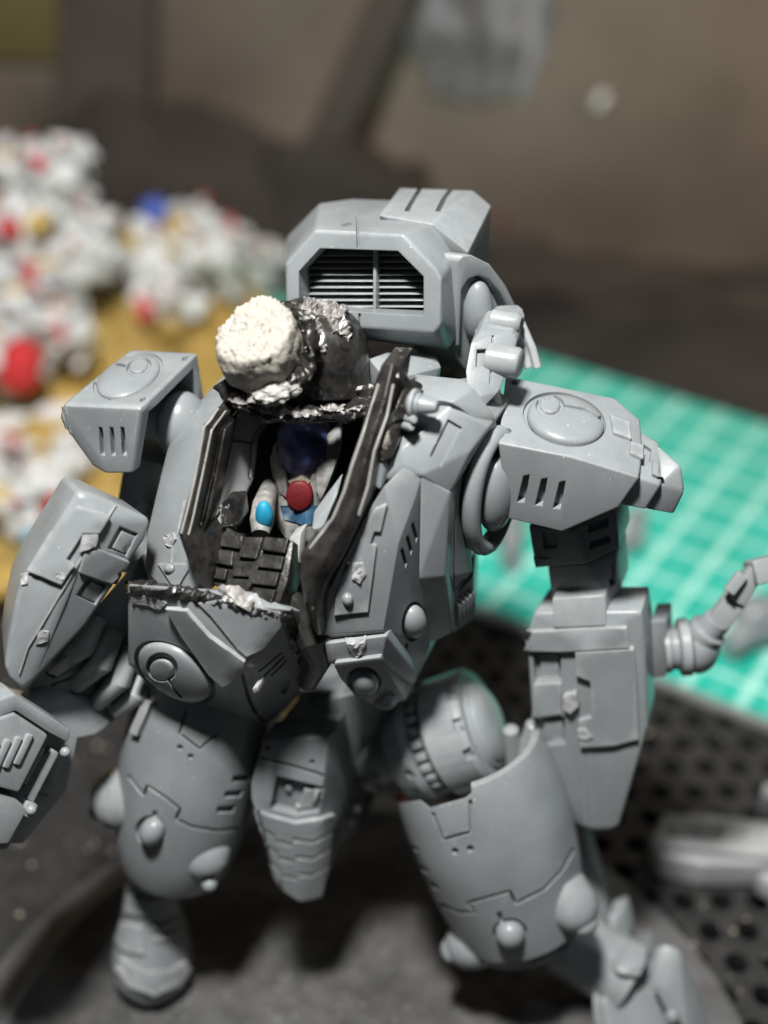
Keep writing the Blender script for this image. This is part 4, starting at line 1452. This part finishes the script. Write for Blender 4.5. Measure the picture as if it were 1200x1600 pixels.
# wrist and jointed barrel
w0, w1 = Y(1012, 1020, 13.2), Y(1044, 1012, 13.2)
wr = hull([p for p in Ys([(1016, 972, 13.15), (1041, 971, 13.2), (1041, 1058, 13.1), (1018, 1060, 13.05)])] + [p + BACK * .4 for p in Ys([(1016, 972, 13.15), (1041, 971, 13.2), (1041, 1058, 13.1), (1018, 1060, 13.05)])], .03)
wro = part('wrist', wr)
a, b = Y(1036, 1014, 13.3), Y(1080, 1010, 13.3)
add('wrist_ring', lathe(a, b, [(0, .30), (.2, .30), (.25, .27), (.5, .27), (.55, .34), (.62, .36), (.9, .36), (1, .30)], 36), PL, wro)
hnd = blob(Y(1092, 1012, 13.3), SIDE * .26, BACK * .3, UP * .34, 32, 24)
add('ball_joint', hnd, PL, wro)
add('joint_collar', lathe(Y(1092, 1000, 13.3), Y(1122, 968, 13.3), [(0, .2), (.3, .24), (.5, .24), (.55, .18), (1, .17)], 28), PL, wro)
def boxalong(p, q_, w, h, name, bev=.03, mat=PL, parent=None):
    ax_ = (q_ - p).normalized()
    a_ = ax_.cross(cf).normalized()
    b_ = ax_.cross(a_).normalized()
    return add(name, hull([e + a_ * s * w + b_ * t * h for e in (p, q_) for s in (-1, 1) for t in (-1, 1)], bev), mat, parent)
boxalong(Y(1120, 972, 13.3), Y(1152, 930, 13.4), .13, .14, 'barrel', .03, PL, wro)
boxalong(Y(1150, 936, 13.35), Y(1182, 884, 13.45), .10, .16, 'barrel', .03, PL, wro)
boxalong(Y(1172, 896, 13.35), Y(1218, 884, 13.45), .15, .16, 'barrel', .03, PL, wro)
boxalong(Y(1138, 925, 13.2), Y(1160, 897, 13.3), .07, .06, 'sight', .02, PL, wro)

# ---------------------------------------------------------------- left shoulder
top = [(99, 631, 13.35), (204, 545, 14.75), (309, 551, 14.35), (221, 637, 12.95)]
bot = [(208, 740, 13.0), (165, 741, 13.1), (144, 729, 13.2), (92, 650, 13.45), (99, 666, 13.4)]
inr = [(340, 592, 14.1)]
pp = Ys(top + bot) + [Y(309, 551, 14.35) - UP * .75 + SIDE * .05, Y(204, 545, 14.75) - UP * .9, Y(205, 735, 13.05) + BACK * .2]
pad = hull(pp, .05, 3)
pbv = bvh(pad)
cuts = [drape(pbv, ell(200, 588, 58, 32, -24, 40), -.03, .15, 9)]
for k in range(3):
    x = 154 + 17 * k
    cuts.append(drape(pbv, [(x, 667), (x + 6, 668), (x + 11, 712), (x + 3, 711)], -.07, .1, 8))
cuts += [drape(pbv, ell(289, 560, 5, 3, -30), -.05, .1, 4), drape(pbv, ell(223, 624, 5, 3, -30), -.05, .1, 4)]
cuts.append(prism([p + SIDE * .6 for p in [Y(309, 551, 14.3) - UP * .14 - BACK * .12, Y(221, 637, 12.95) - UP * .14 + BACK * .16, Y(208, 740, 13.0) + BACK * .1 - UP * .3, Y(309, 551, 14.35) - UP * 1.4 - BACK * .1]], SIDE * -1.15, 0))
pad = cut(pad, cuts)
pado = part('shoulder_pad', pad)
em = dome(pbv, 200, 588, 53, 27, -24, .075, .04)
eb2 = bvh(em)
em = cut(em, [drape(eb2, ell(217, 573, 20, 14, -20, 24), -.045, .12, 6), strip(eb2, [(196, 572), (182, 569), (160, 574)], 4, -.035, .1)])
add('emblem', em, PL, pado)
add('emblem_button', boss(bvh(em), 217, 574, 15, 10, -20, .035, .05), PL, pado)
add('mold_line', strip(pbv, [(96, 636), (104, 670)], 1.6, -.01, .015), 'scuff', pado)
add('mold_line', strip(pbv, [(103, 634), (111, 678)], 1.6, -.01, .015), 'scuff', pado)
q = Y(284, 665, 13.9)
part('shoulder_ball', blob(q, BACK * .36, UP * .42, SIDE * .3, 36, 24))
part('shoulder_axle', lathe(q - SIDE * .6, q + SIDE * .5, [(0, .26), (1, .26)], 28))
la = [Y(215, 720, 13.6), Y(195, 790, 13.4), Y(165, 850, 13.0)]
part('upper_arm', hull([p + s * SIDE * .32 + t * BACK * .3 for p in (Y(250, 700, 14.1), Y(226, 840, 13.7)) for s in (-1, 1) for t in (-1, 1)], .06))

# left forearm, angled down to the left
ffp = Plane(Y(180, 800, 12.3), Y(60, 990, 11.7), Y(215, 880, 12.25))
fo3 = [(122, 766), (150, 772), (185, 787), (237, 812), (226, 845), (176, 905), (151, 952), (136, 977), (56, 1045), (38, 1082), (14, 1060), (7, 1044), (12, 1002), (27, 927), (46, 888), (86, 828)]
f3 = ffp.on(fo3)
axl = (ffp.at(38, 1060) - ffp.at(180, 790)).normalized()
wl = axl.cross(ffp.n).normalized()
mid = [ffp.at(150, 800) + ffp.n * .14, ffp.at(90, 930) + ffp.n * .16, ffp.at(118, 860) + ffp.n * .18]
fa = hull(f3 + mid + [p - ffp.n * .8 - (p - ffp.at(110, 920)) * .12 for p in f3], .06, 3)
fbv = bvh(fa)
sq1 = [(187, 822), (216, 834), (198, 870), (168, 857)]
sq2 = [(138, 900), (166, 914), (150, 946), (119, 930)]
fa = cut(fa, [drape(fbv, sq1, -.05, .15, 8), drape(fbv, sq2, -.05, .15, 8), drape(fbv, [(200, 880), (206, 886), (190, 912), (180, 904)], -.15, .15, 7), drape(fbv, [(52, 1062), (140, 985), (150, 992), (60, 1078)], -.25, .1, 9)])
fao = part('forearm_shield', fa)
fb2 = bvh(fa)
add('inset', drape(fb2, [(189, 828), (212, 838), (197, 864), (174, 854)], -.02, .03, 8), PL, fao)
add('inset', drape(fb2, [(140, 906), (162, 917), (149, 940), (125, 929)], -.02, .03, 8), PL, fao)
add('shield_panel', drape(fbv, [(122, 790), (168, 806), (152, 830), (131, 832), (106, 872), (116, 881), (97, 911), (76, 902), (47, 892), (84, 832)], -.02, .06, 8), PL, fao)
add('shield_tab', drape(fbv, [(130, 864), (152, 856), (170, 864), (200, 876), (180, 912), (150, 902), (122, 892)], -.02, .04, 8), PL, fao)
add('mold_line', strip(fbv, [(180, 790), (130, 866), (80, 952), (44, 1010), (30, 1052)], 2.2, -.01, .02), PL, fao)
for poly in ([(130, 834), (150, 832), (146, 850), (128, 858), (124, 862)], [(60, 984), (76, 986), (74, 1000), (56, 1006)], [(88, 892), (104, 892), (102, 902), (90, 902)], [(34, 898), (44, 894), (44, 912), (36, 914)]):
    add('scar', drape(fbv, poly, -.01, .065 if poly[0][0] in (130, 88) else .02, 5, jitter=.015), 'scuff', fao)
# dark hand under the forearm
hnd = hull(Ys([(40, 1075, 12.0), (60, 1050, 12.2), (150, 955, 12.7), (235, 850, 13.1), (240, 1010, 12.9), (185, 1120, 12.6), (95, 1150, 12.2)]) + [p + BACK * .7 - UP * .2 for p in Ys([(70, 1090, 12.2), (150, 965, 12.7), (225, 880, 13.1), (180, 1110, 12.6)])], .05)
part('elbow', hull(Ys([(200, 800, 13.4), (260, 790, 13.6), (262, 900, 13.4), (190, 920, 13.1)]) + [p + BACK * .5 for p in Ys([(200, 800, 13.4), (260, 790, 13.6), (262, 900, 13.4), (190, 920, 13.1)])], .08))
hb = bvh(hnd)
hnd = cut(hnd, [drape(hb, [(70, 1052), (112, 1018), (118, 1026), (108, 1044), (84, 1060)], -.1, .1, 8), strip(hb, [(80, 1072), (120, 1056), (140, 1024), (132, 1006)], 5, -.05, .1), strip(hb, [(150, 1080), (175, 1030), (160, 1000)], 6, -.08, .1)])
hno = part('hand', hnd, 'grey_plastic')
for (x0, y0, x1, y1, yy) in ((150, 965, 92, 1040, 12.35), (178, 985, 118, 1072, 12.35), (204, 1010, 150, 1100, 12.42), (225, 1040, 182, 1112, 12.5)):
    mx, my = (x0 + x1) / 2 + 10, (y0 + y1) / 2 + 8
    add('finger', tube([Y(x0, y0, yy + .25), Y(mx, my, yy - .02), Y(x1, y1, yy)], [.13, .14, .10], 14), PL, hno)
add('highlight_wedge', hull(Ys([(72, 1052, 12.0), (114, 1018, 12.3), (110, 1042, 12.25), (90, 1058, 12.1)]) + [p + BACK * .2 for p in Ys([(72, 1052, 12.0), (114, 1018, 12.3), (110, 1042, 12.25)])], .02), 'pale_plastic', hno)  # pale wedge stands in for a highlight on the hand

# gun in the left hand: a long block seen from above, with an end cap, a slot and a rail down its right side
g0 = Plane(Y(20, 1090, 11.3), Y(104, 1136, 11.5), Y(5, 1230, 10.9))
GN = g0.n


def gblock(name, px, lo, hi, bev=.03, parent=None):
    q_ = g0.on(px)
    return add(name, prism([p + GN * hi for p in q_], GN * (lo - hi), bev), PL, parent)


gpt = [(-70, 1240), (-30, 1110), (20, 1090), (108, 1145), (112, 1165), (20, 1335), (-70, 1345)]
gm = prism([p - GN * .12 for p in g0.on(gpt)], -GN * .75 - UP * .3, .04, 3)
gbv = bvh(gm)
go = part('gun', gm)
gblock('gun_side', [(40, 1130), (112, 1142), (150, 1172), (132, 1258), (62, 1345), (0, 1345)], -1.3, -.42, .05, go)
gblock('gun_side', [(96, 1190), (128, 1200), (100, 1262), (70, 1256)], -.9, -.36, .03, go)
gblock('gun_cap', [(-30, 1098), (17, 1079), (106, 1136), (100, 1156), (70, 1140), (18, 1106), (-36, 1128)], -.3, .10, .035, go)
gblock('gun_plate', [(-60, 1132), (16, 1108), (68, 1142), (22, 1232), (-60, 1210)], -.3, .13, .04, go)
gblock('gun_plate', [(-60, 1222), (20, 1242), (40, 1262), (10, 1316), (-60, 1316)], -.3, .06, .035, go)
gblock('gun_rail', [(84, 1172), (94, 1178), (54, 1256), (43, 1250)], -.3, -.02, .02, go)
gblock('gun_rail', [(60, 1165), (70, 1170), (40, 1226), (31, 1221)], -.3, .02, .02, go)
gblock('gun_catch', [(40, 1250), (58, 1256), (48, 1278), (30, 1272)], -.3, .05, .03, go)
gpv = bvh(bpy.data.objects['gun_plate'].data)
add('gun_grip', hull(Ys([(40, 1070, 12.1), (130, 1090, 12.3), (150, 1150, 12.1), (96, 1160, 11.75), (20, 1100, 11.6)]) + [p + BACK * .5 - UP * .2 for p in Ys([(40, 1070, 12.1), (130, 1090, 12.3), (150, 1150, 12.1), (20, 1100, 11.6)])], .06), PL, go)
for k in range(4):
    gblock('gun_rib', [(-40 + 17 * k, 1200 - 5 * k), (-30 + 17 * k, 1202 - 5 * k), (-8 + 17 * k, 1152 - 4 * k), (-18 + 17 * k, 1150 - 4 * k)], .0, .17, .02, go)
for px, py in ((98, 1172), (45, 1262)):
    q_ = g0.at(px, py)
    add('rivet', blob(q_ + GN * .06, SIDE * .06, BACK * .06, UP * .06, 12, 8), PL, go)

# ---------------------------------------------------------------- pelvis
pv = hull(Ys([(440, 1110, 12.9), (560, 1080, 12.9), (620, 1090, 13.2), (618, 1240, 13.3), (560, 1250, 13.1), (470, 1200, 12.9)]) + [p + BACK * 1.0 for p in Ys([(440, 1110, 12.9), (610, 1090, 13.1), (600, 1230, 13.3), (470, 1200, 12.9)])], .06, 3)
pvb = bvh(pv)
pv = cut(pv, [drape(pvb, [(564, 1150), (600, 1140), (600, 1215), (562, 1215)], -.06, .1, 9)])
part('pelvis', pv)
part('hip_shaft', lathe(Y(560, 1175, 13.4), Y(660, 1160, 13.3), [(0, .42), (.3, .46), (.9, .46), (1, .4)], 36))
part('pelvis_hinge', hull(Ys([(418, 1150, 12.5), (448, 1122, 12.6), (480, 1125, 12.65), (514, 1152, 12.6), (500, 1178, 12.4)]) + [p + BACK * .5 for p in Ys([(418, 1150, 12.5), (448, 1122, 12.6), (514, 1152, 12.6)])], .05, 3), PL)
fo4 = [(411, 1157, 12.25), (512, 1152, 12.3), (523, 1143, 12.4), (541, 1240, 12.5), (522, 1281, 12.35), (514, 1300, 12.25), (509, 1345, 12.15), (498, 1398, 12.05), (467, 1404, 11.95), (431, 1378, 11.95), (412, 1310, 11.98), (392, 1246, 12.05), (392, 1222, 12.1), (505, 1216, 12.15), (500, 1270, 12.05)]
fl3 = Ys(fo4)
flap = hull(fl3 + [p + BACK * .35 for p in fl3], .035, 2)
flb = bvh(flap)
flap = cut(flap, [drape(flb, [(432, 1212), (507, 1230), (498, 1268), (462, 1275), (422, 1264)], -.13, .15, 9), strip(flb, [(408, 1184), (460, 1198), (508, 1212)], 5, -.05, .1),
                  drape(flb, ell(417, 1168, 4, 4), -.05, .1, 4), drape(flb, ell(488, 1191, 4, 4), -.05, .1, 4)])
flo = part('groin_flap', flap)
def zig(k, dy=0):
    return [(404 + k * 9, 1284 + 27 * k + dy), (428 + k * 5, 1298 + 26 * k + dy), (432 + k * 5, 1306 + 27 * k + dy), (456 + k * 4, 1313 + 26 * k + dy), (458 + k * 4, 1304 + 27 * k + dy), (488 - k, 1308 + 26 * k + dy), (513 - 2 * k, 1294 + 25 * k + dy)]
tiers = [[(398, 1262), (424, 1272), (462, 1282), (500, 1276), (518, 1270)] + zig(0)[::-1]]
tiers += [zig(k, 5) + zig(k + 1)[::-1] for k in range(2)]
tiers += [zig(2, 5) + [(498, 1396), (468, 1402), (434, 1379)]]
for t in tiers:
    add('overlap_plate', drape(flb, t, -.03, .06, 7), PL, flo)
fb2 = bvh(flap)
add('inset', drape(fb2, [(476, 1226), (505, 1233), (497, 1264), (462, 1272)], -.02, .1, 8), PL, flo)
add('stud', dome(fb2, 451, 1230, 7, 8, 0, .06), PL, flo)
cbx = Ys([(545, 1232, 12.8), (575, 1225, 12.9), (590, 1232, 13.0), (560, 1300, 13.0), (530, 1318, 12.9), (520, 1300, 12.8)])
cbm = hull(cbx + [p + BACK * .6 for p in cbx], .04)
cbo = part('cable_box', cbm, 'dark_plastic')
for px, py in ((559, 1264), (549, 1286)):
    add('rivet', blob(Y(px, py, 12.82), SIDE * .045, BACK * .045, UP * .05, 14, 10), PL, cbo)
add('rivet', tube([Y(570, 1226, 12.8), Y(588, 1232, 12.85)], .06, 12), PL, cbo)
add('rivet', blob(Y(625, 1248, 13.2), SIDE * .07, BACK * .05, UP * .06, 14, 10), 'figure_red', cbo)

# ---------------------------------------------------------------- right leg
h0, h1 = D(622, 1176, 18.25), D(785, 1122, 17.75)
drum = lathe(h0, h1, [(0, .40), (.01, .52), (.04, .60), (.22, .70), (.28, .68), (.30, .60), (.42, .60), (.43, .72), (.46, .76), (.78, .76), (.82, .72), (.83, .60), (.86, .56)], 56, angle=30)
db = bvh(drum)
drum = cut(drum, [drape(db, rect(706, 1086, 17, 17, -8), -.06, .1, 6), drape(db, rect(716, 1132, 17, 18, -12), -.06, .1, 6), drape(db, rect(733, 1178, 17, 17, -30), -.06, .1, 6), drape(db, rect(640, 1210, 10, 14, -50), -.05, .1, 6)])
dro = part('hip_drum', drum)
axd = (h1 - h0).normalized()
u, v = frame_of(axd)
pd = h0.lerp(h1, .83)
add('hip_cap', loft([ring(pd + axd * t, u, v, r, r, 40) for t, r in ((-.05, .56), (.04, .54), (.10, .48), (.15, .38), (.18, .25), (.19, .12), (.195, .02))], angle=50), PL, dro)
pr = h0.lerp(h1, .36)
for k in range(26):
    t = 2 * math.pi * k / 26
    d_ = u * math.cos(t) + v * math.sin(t)
    tt = axd.cross(d_).normalized()
    c_ = pr + d_ * .63
    add('gear_tooth', hull([c_ + axd * a_ * .07 + tt * b_ * .05 + d_ * e_ for a_ in (-1, 1) for b_ in (-1, 1) for e_ in (-.06, .06)], .02), PL, dro)

tA, tB = Y(742, 1215, 12.55), Y(812, 1425, 12.05)
TX = (tB - tA)
spec = [(tA + TX * t, r) for t, r in ((-.22, .95), (-.12, .99), (0, 1.03), (.2, 1.06), (.4, 1.05), (.6, 1.01), (.8, .95), (.95, .90), (1.04, .86), (1.06, .80))]
th = barrel(spec, 72)
thb = bvh(th)
# open, broken top: cut away the front and the hollow
notch = [(600, 1140), (900, 1000), (880, 1120), (787, 1166), (767, 1184), (735, 1212), (737, 1238), (728, 1246), (672, 1262), (657, 1250), (622, 1256), (560, 1270)]
ntc = [D(x, y, 15.5) for x, y in notch]
ntb = [D(x, y, 21) for x, y in notch]
bm = bmesh.new()
va, vb_ = [bm.verts.new(p) for p in ntc], [bm.verts.new(p) for p in ntb]
bm.faces.new(va); bm.faces.new(vb_[::-1])
for i in range(len(va)):
    bm.faces.new((va[i], vb_[i], vb_[(i + 1) % len(va)], va[(i + 1) % len(va)]))
ncut = to_mesh(bm)
hol = barrel([(tA + TX * t, r * .85) for t, r in ((-.4, .95), (0, 1.06), (.2, 1.10), (.45, .95))], 40)
th = cut(th, [hol])
th = cut(th, [ncut])
cuts = [strip(thb, [(676, 1270), (692, 1312), (736, 1300), (735, 1250)], 5, -.05, .12), drape(thb, ell(711, 1330, 5.5, 5.5), -.07, .1, 4), drape(thb, ell(735, 1326, 5.5, 5.5), -.07, .1, 4),
        strip(thb, [(688, 1412), (715, 1425), (742, 1426), (731, 1411), (797, 1393), (806, 1412), (850, 1390), (880, 1358), (897, 1326)], 5, -.08, .12, res=6),
        drape(thb, ell(797, 1457, 27, 22, 0, 24), -.05, .12, 7), drape(thb, [(776, 1426), (783, 1424), (788, 1444), (782, 1446)], -.05, .12, 5)]
for x, y in ((641, 1322), (656, 1348), (672, 1374)):
    cuts.append(drape(thb, [(x, y), (x + 14, y + 12), (x + 12, y + 18), (x, y + 9)], -.06, .15, 6))
th = cut(th, cuts)
tho = part('thigh', th)
thx = bvh(join(th))
add('bolt', dome(thb, 797, 1459, 23, 18, 0, .17, .06), PL, tho)
for (px, py, yy, r, dx) in ((902, 1426, 11.55, .30, .8), (724, 1478, 11.75, .30, -1)):
    c_ = Y(px, py, yy)
    ax_ = (SIDE * dx * .75 - BACK * .35 - UP * .35).normalized()
    bo_ = add('knee_boss', lathe(c_ - ax_ * .35, c_ + ax_ * .2, [(0, r * 1.15), (.5, r * 1.1), (.8, r * .9), (.95, r * .6), (1, r * .45)], 32), PL, tho)
    add('knee_pin', blob(c_ + ax_ * .18, ax_ * .13, ax_.cross(UP).normalized() * .17, ax_.cross(ax_.cross(UP)).normalized() * .14, 18, 12), PL, tho)
add('hem', lathe(tB + TX * .02, tB + TX * .16, [(0, .72), (.5, .74), (.9, .74), (1, .68)], 48), PL, tho)
# fingers of foil behind the thigh top
for a_, b_ in (((802, 1190, 12.9), (798, 1140, 12.9)), ((815, 1190, 12.9), (834, 1132, 12.9))):
    add('prong', tube([Y(*a_), Y(*b_), Y(b_[0], b_[1] - 4, b_[2])], [.13, .10, .05], 12), PL, tho)
# shin and foot
sh0, sh1 = Y(880, 1465, 12.4), Y(985, 1530, 11.95)
shm = barrel([(sh0, .5), (sh0.lerp(sh1, .5), .48), (sh1, .52)], 32)
sho = part('shin', shm)
ft = hull(Ys([(925, 1545, 11.7), (950, 1500, 12.0), (1005, 1482, 12.2), (1050, 1530, 12.0), (1085, 1600, 11.7), (1100, 1660, 11.3), (1020, 1680, 11.0), (940, 1640, 11.2), (925, 1590, 11.4)]) +
          [p + BACK * .7 - UP * .3 for p in Ys([(950, 1510, 12.0), (1005, 1490, 12.2), (1085, 1600, 11.7), (1020, 1660, 11.0)])], .09, 3)
fto = part('foot', ft)
ftb = bvh(ft)
add('foot_plate', hull(Ys([(950, 1498, 11.9), (985, 1468, 12.1), (1008, 1476, 12.0), (1012, 1500, 11.8), (1000, 1528, 11.6), (960, 1522, 11.6)]) + [p + BACK * .3 - UP * .3 for p in Ys([(955, 1500, 11.9), (1000, 1474, 12.1), (1008, 1500, 11.9)])], .05), PL, fto)
add('foot_plate', hull([p + s_ * SIDE * .1 for p in Ys([(1036, 1482, 11.95), (1050, 1478, 11.95), (1072, 1530, 11.8), (1098, 1590, 11.6), (1110, 1650, 11.3), (1060, 1600, 11.3), (1030, 1540, 11.6)]) for s_ in (-1, 1)], .05), PL, fto)
add('foot_plate', drape(ftb, [(935, 1560), (1000, 1540), (1050, 1570), (1070, 1640), (950, 1640)], -.03, .08, 14), PL, fto)
add('toe', blob(Y(1050, 1588, 11.3), SIDE * .1, BACK * .1, UP * .12, 16, 10), PL, fto)
add('heel', hull(Ys([(950, 1432, 12.5), (975, 1420, 12.6), (990, 1440, 12.6), (985, 1465, 12.4), (955, 1460, 12.3)]) + [p + BACK * .3 for p in Ys([(950, 1432, 12.5), (985, 1465, 12.4), (975, 1420, 12.6)])], .08, 3), PL, fto)
hx = hull(Ys([(905, 1320, 13.0), (925, 1335, 13.0), (945, 1440, 12.8), (980, 1500, 12.5), (930, 1490, 12.5), (900, 1440, 12.6)]) + [p + BACK * .5 for p in Ys([(905, 1320, 13.0), (945, 1440, 12.8), (900, 1440, 12.6)])], .05)
part('calf', hx)

# ---------------------------------------------------------------- left leg
tA, tB = Y(318, 1090, 12.9), Y(270, 1345, 12.45)
TX = tB - tA
spec = [(tA + TX * t, r) for t, r in ((-.25, .72), (-.1, .80), (.1, .86), (.35, .90), (.6, .88), (.8, .82), (.95, .74), (1.02, .66), (1.03, .5))]
th = barrel(spec, 72)
thb = bvh(th)
cuts = [strip(thb, [(292, 1110), (280, 1146), (312, 1170), (338, 1148)], 4, -.04, .1), drape(thb, ell(281, 1168, 4.5, 4.5), -.05, .1, 4), drape(thb, ell(298, 1182, 4.5, 4.5), -.05, .1, 4), drape(thb, ell(235, 1298, 24, 24, 0, 22), -.05, .12, 7), strip(thb, [(200, 1212), (214, 1230), (224, 1243), (230, 1228), (255, 1244), (281, 1264), (275, 1280), (300, 1292), (340, 1298), (374, 1294)], 5, -.08, .12, res=6),
        drape(thb, [(239, 1266), (246, 1268), (243, 1282), (236, 1280)], -.05, .12, 5)]
for x, y in ((364, 1212), (352, 1236), (340, 1260)):
    cuts.append(drape(thb, [(x, y), (x + 30, y - 3), (x + 24, y + 10), (x - 2, y + 11)], -.07, .12, 7))
th = cut(th, cuts)
tho = part('thigh', th)
add('bolt', dome(thb, 238, 1299, 19, 21, 0, .16, .06), PL, tho)
add('side_rib', strip(thb, [(238, 1094), (216, 1146)], 12, -.02, .08), PL, tho)
for (px, py, yy, r, dx) in ((172, 1252, 12.5, .36, -1), (322, 1346, 11.95, .30, .3)):
    c_ = Y(px, py, yy)
    ax_ = (SIDE * dx * .9 - BACK * .4 - UP * .3).normalized()
    add('knee_boss', lathe(c_ - ax_ * .35, c_ + ax_ * .2, [(0, r * 1.15), (.5, r * 1.1), (.8, r * .9), (.95, r * .6), (1, r * .4)], 32), PL, tho)
    add('knee_pin', blob(c_ + ax_ * .2 - UP * .12, SIDE * .1, BACK * .1, UP * .1, 16, 10), PL, tho)
cA, cB = Y(222, 1352, 12.25), Y(228, 1378, 12.25)
add('hem', prism(Plane(Y(190, 1335, 12.2), Y(256, 1382, 12.1), Y(220, 1370, 12.2)).on([(190, 1334), (198, 1331), (258, 1376), (252, 1388), (240, 1384), (190, 1346)]), BACK * .5, .03), PL, tho)
spec = [((238, 1350), 12.75, .34), ((236, 1390), 12.65, .38), ((236, 1420), 12.6, .42), ((237, 1450), 12.5, .50), ((237, 1480), 12.42, .58), ((238, 1505), 12.36, .60), ((240, 1528), 12.3, .54), ((241, 1542), 12.26, .42), ((241, 1550), 12.24, .25)]
fm = barrel([(Y(px, py, yy), r) for (px, py), yy, r in spec], 48, .9)
for v_ in fm.vertices:
    s = math.sin(v_.co.z * 9) * .02 + noise.noise(v_.co * 3) * .03
    v_.co += Vector((0, -s, 0))
fto = part('foot', fm)
fb2 = bvh(fm)
add('toe_cap', drape(fb2, [(190, 1494), (225, 1516), (262, 1516), (288, 1500), (276, 1530), (246, 1546), (214, 1536)], -.03, .06, 9), PL, fto)
add('ankle_plate', drape(fb2, [(202, 1398), (236, 1406), (270, 1398), (276, 1424), (240, 1434), (198, 1424)], -.03, .05, 8), PL, fto)
add('ankle_plate', drape(fb2, [(192, 1440), (222, 1448), (226, 1490), (196, 1484), (184, 1470)], -.03, .05, 8), PL, fto)
add('sole', strip(fb2, [(186, 1508), (206, 1536), (240, 1548), (274, 1534), (292, 1510)], 8, -.03, .06), PL, fto)
for pts_ in ([(238, 1450), (262, 1448), (276, 1440)], [(240, 1466), (262, 1466), (278, 1456)]):
    add('crease', strip(fb2, pts_, 7, -.03, .04), PL, fto)

# ---------------------------------------------------------------- loose parts round about
def loose_gun():
    e = empty('loose_part', Z(1120, 1360, .1))
    tag(e, 'pale grey gun shaped kit part lying on the black board right of the robot', 'kit part')
    pl_ = [Z(1018, 1312, .55), Z(1040, 1270, .55), Z(1110, 1272, .55), Z(1260, 1290, .55), Z(1260, 1350, .55), Z(1100, 1350, .55), Z(1022, 1334, .55)]
    add('part_body', prism(pl_, UP * -.5, .05, 3), 'pale_plastic', e)
    add('part_ridge', hull([p + UP * s for p in (Z(1016, 1326, .6), Z(1024, 1312, .6), Z(1260, 1350, .6), Z(1260, 1330, .6)) for s in (-.1, .1)], .04), 'pale_plastic', e)
    for k in range(4):
        x = 1050 + 40 * k
        add('part_rib', hull([p + UP * s for p in (Z(x, 1280 + 3 * k, .55), Z(x + 14, 1281 + 3 * k, .55), Z(x + 12, 1312 + 5 * k, .55), Z(x - 2, 1311 + 5 * k, .55)) for s in (-.05, .09)], .03), 'pale_plastic', e)
    add('part_grip', hull([p + UP * s for p in (Z(1186, 1262, .5), Z(1190, 1240, .5), Z(1260, 1260, .5), Z(1260, 1240, .5)) for s in (-.3, .25)], .06), 'pale_plastic', e)
    add('part_tail', hull([p + UP * s for p in (Z(1180, 1380, .3), Z(1200, 1372, .3), Z(1260, 1400, .3), Z(1250, 1430, .3)) for s in (-.2, .2)], .06), 'pale_plastic', e)
    return e
loose_gun()
e = empty('loose_part', Z(1150, 1010, .4))
tag(e, 'grey kit piece with a rounded end lying on the mat behind the jointed barrel', 'kit part')
add('part_body', tube([Z(1138, 1010, .65), Z(1170, 985, .7), Z(1260, 965, .75)], [.24, .3, .36], 16), PL, e)
add('part_end', blob(Z(1185, 960, .9), Vector((.5, 0, 0)), Vector((0, .4, 0)), Vector((0, 0, .35)), 24, 16), PL, e)
e = empty('loose_part', Z(980, 850, .3))
tag(e, 'grey kit piece lying on the green mat behind the right upper arm', 'kit part')
add('part_body', hull([p + UP * s for p in (Z(965, 862, .5), Z(985, 800, .5), Z(1010, 800, .5), Z(1005, 850, .5)) for s in (-.2, .2)], .08), PL, e)
add('part_end', hull([p + UP * s for p in (Z(962, 872, .4), Z(976, 845, .4), Z(996, 860, .4)) for s in (-.12, .2)], .05), PL, e)
e = empty('loose_part', Z(800, 860, .3))
tag(e, 'dark grey kit piece on the mat seen below the shoulder ring', 'kit part')
add('part_body', hull([p + UP * s for p in (Z(780, 880, .5), Z(785, 830, .5), Z(815, 840, .5), Z(812, 890, .5)) for s in (-.2, .5)], .1), PL, e)
add('part_end', blob(Z(790, 815, .8), Vector((.4, 0, 0)), Vector((0, .4, 0)), Vector((0, 0, .4)), 20, 14), PL, e)
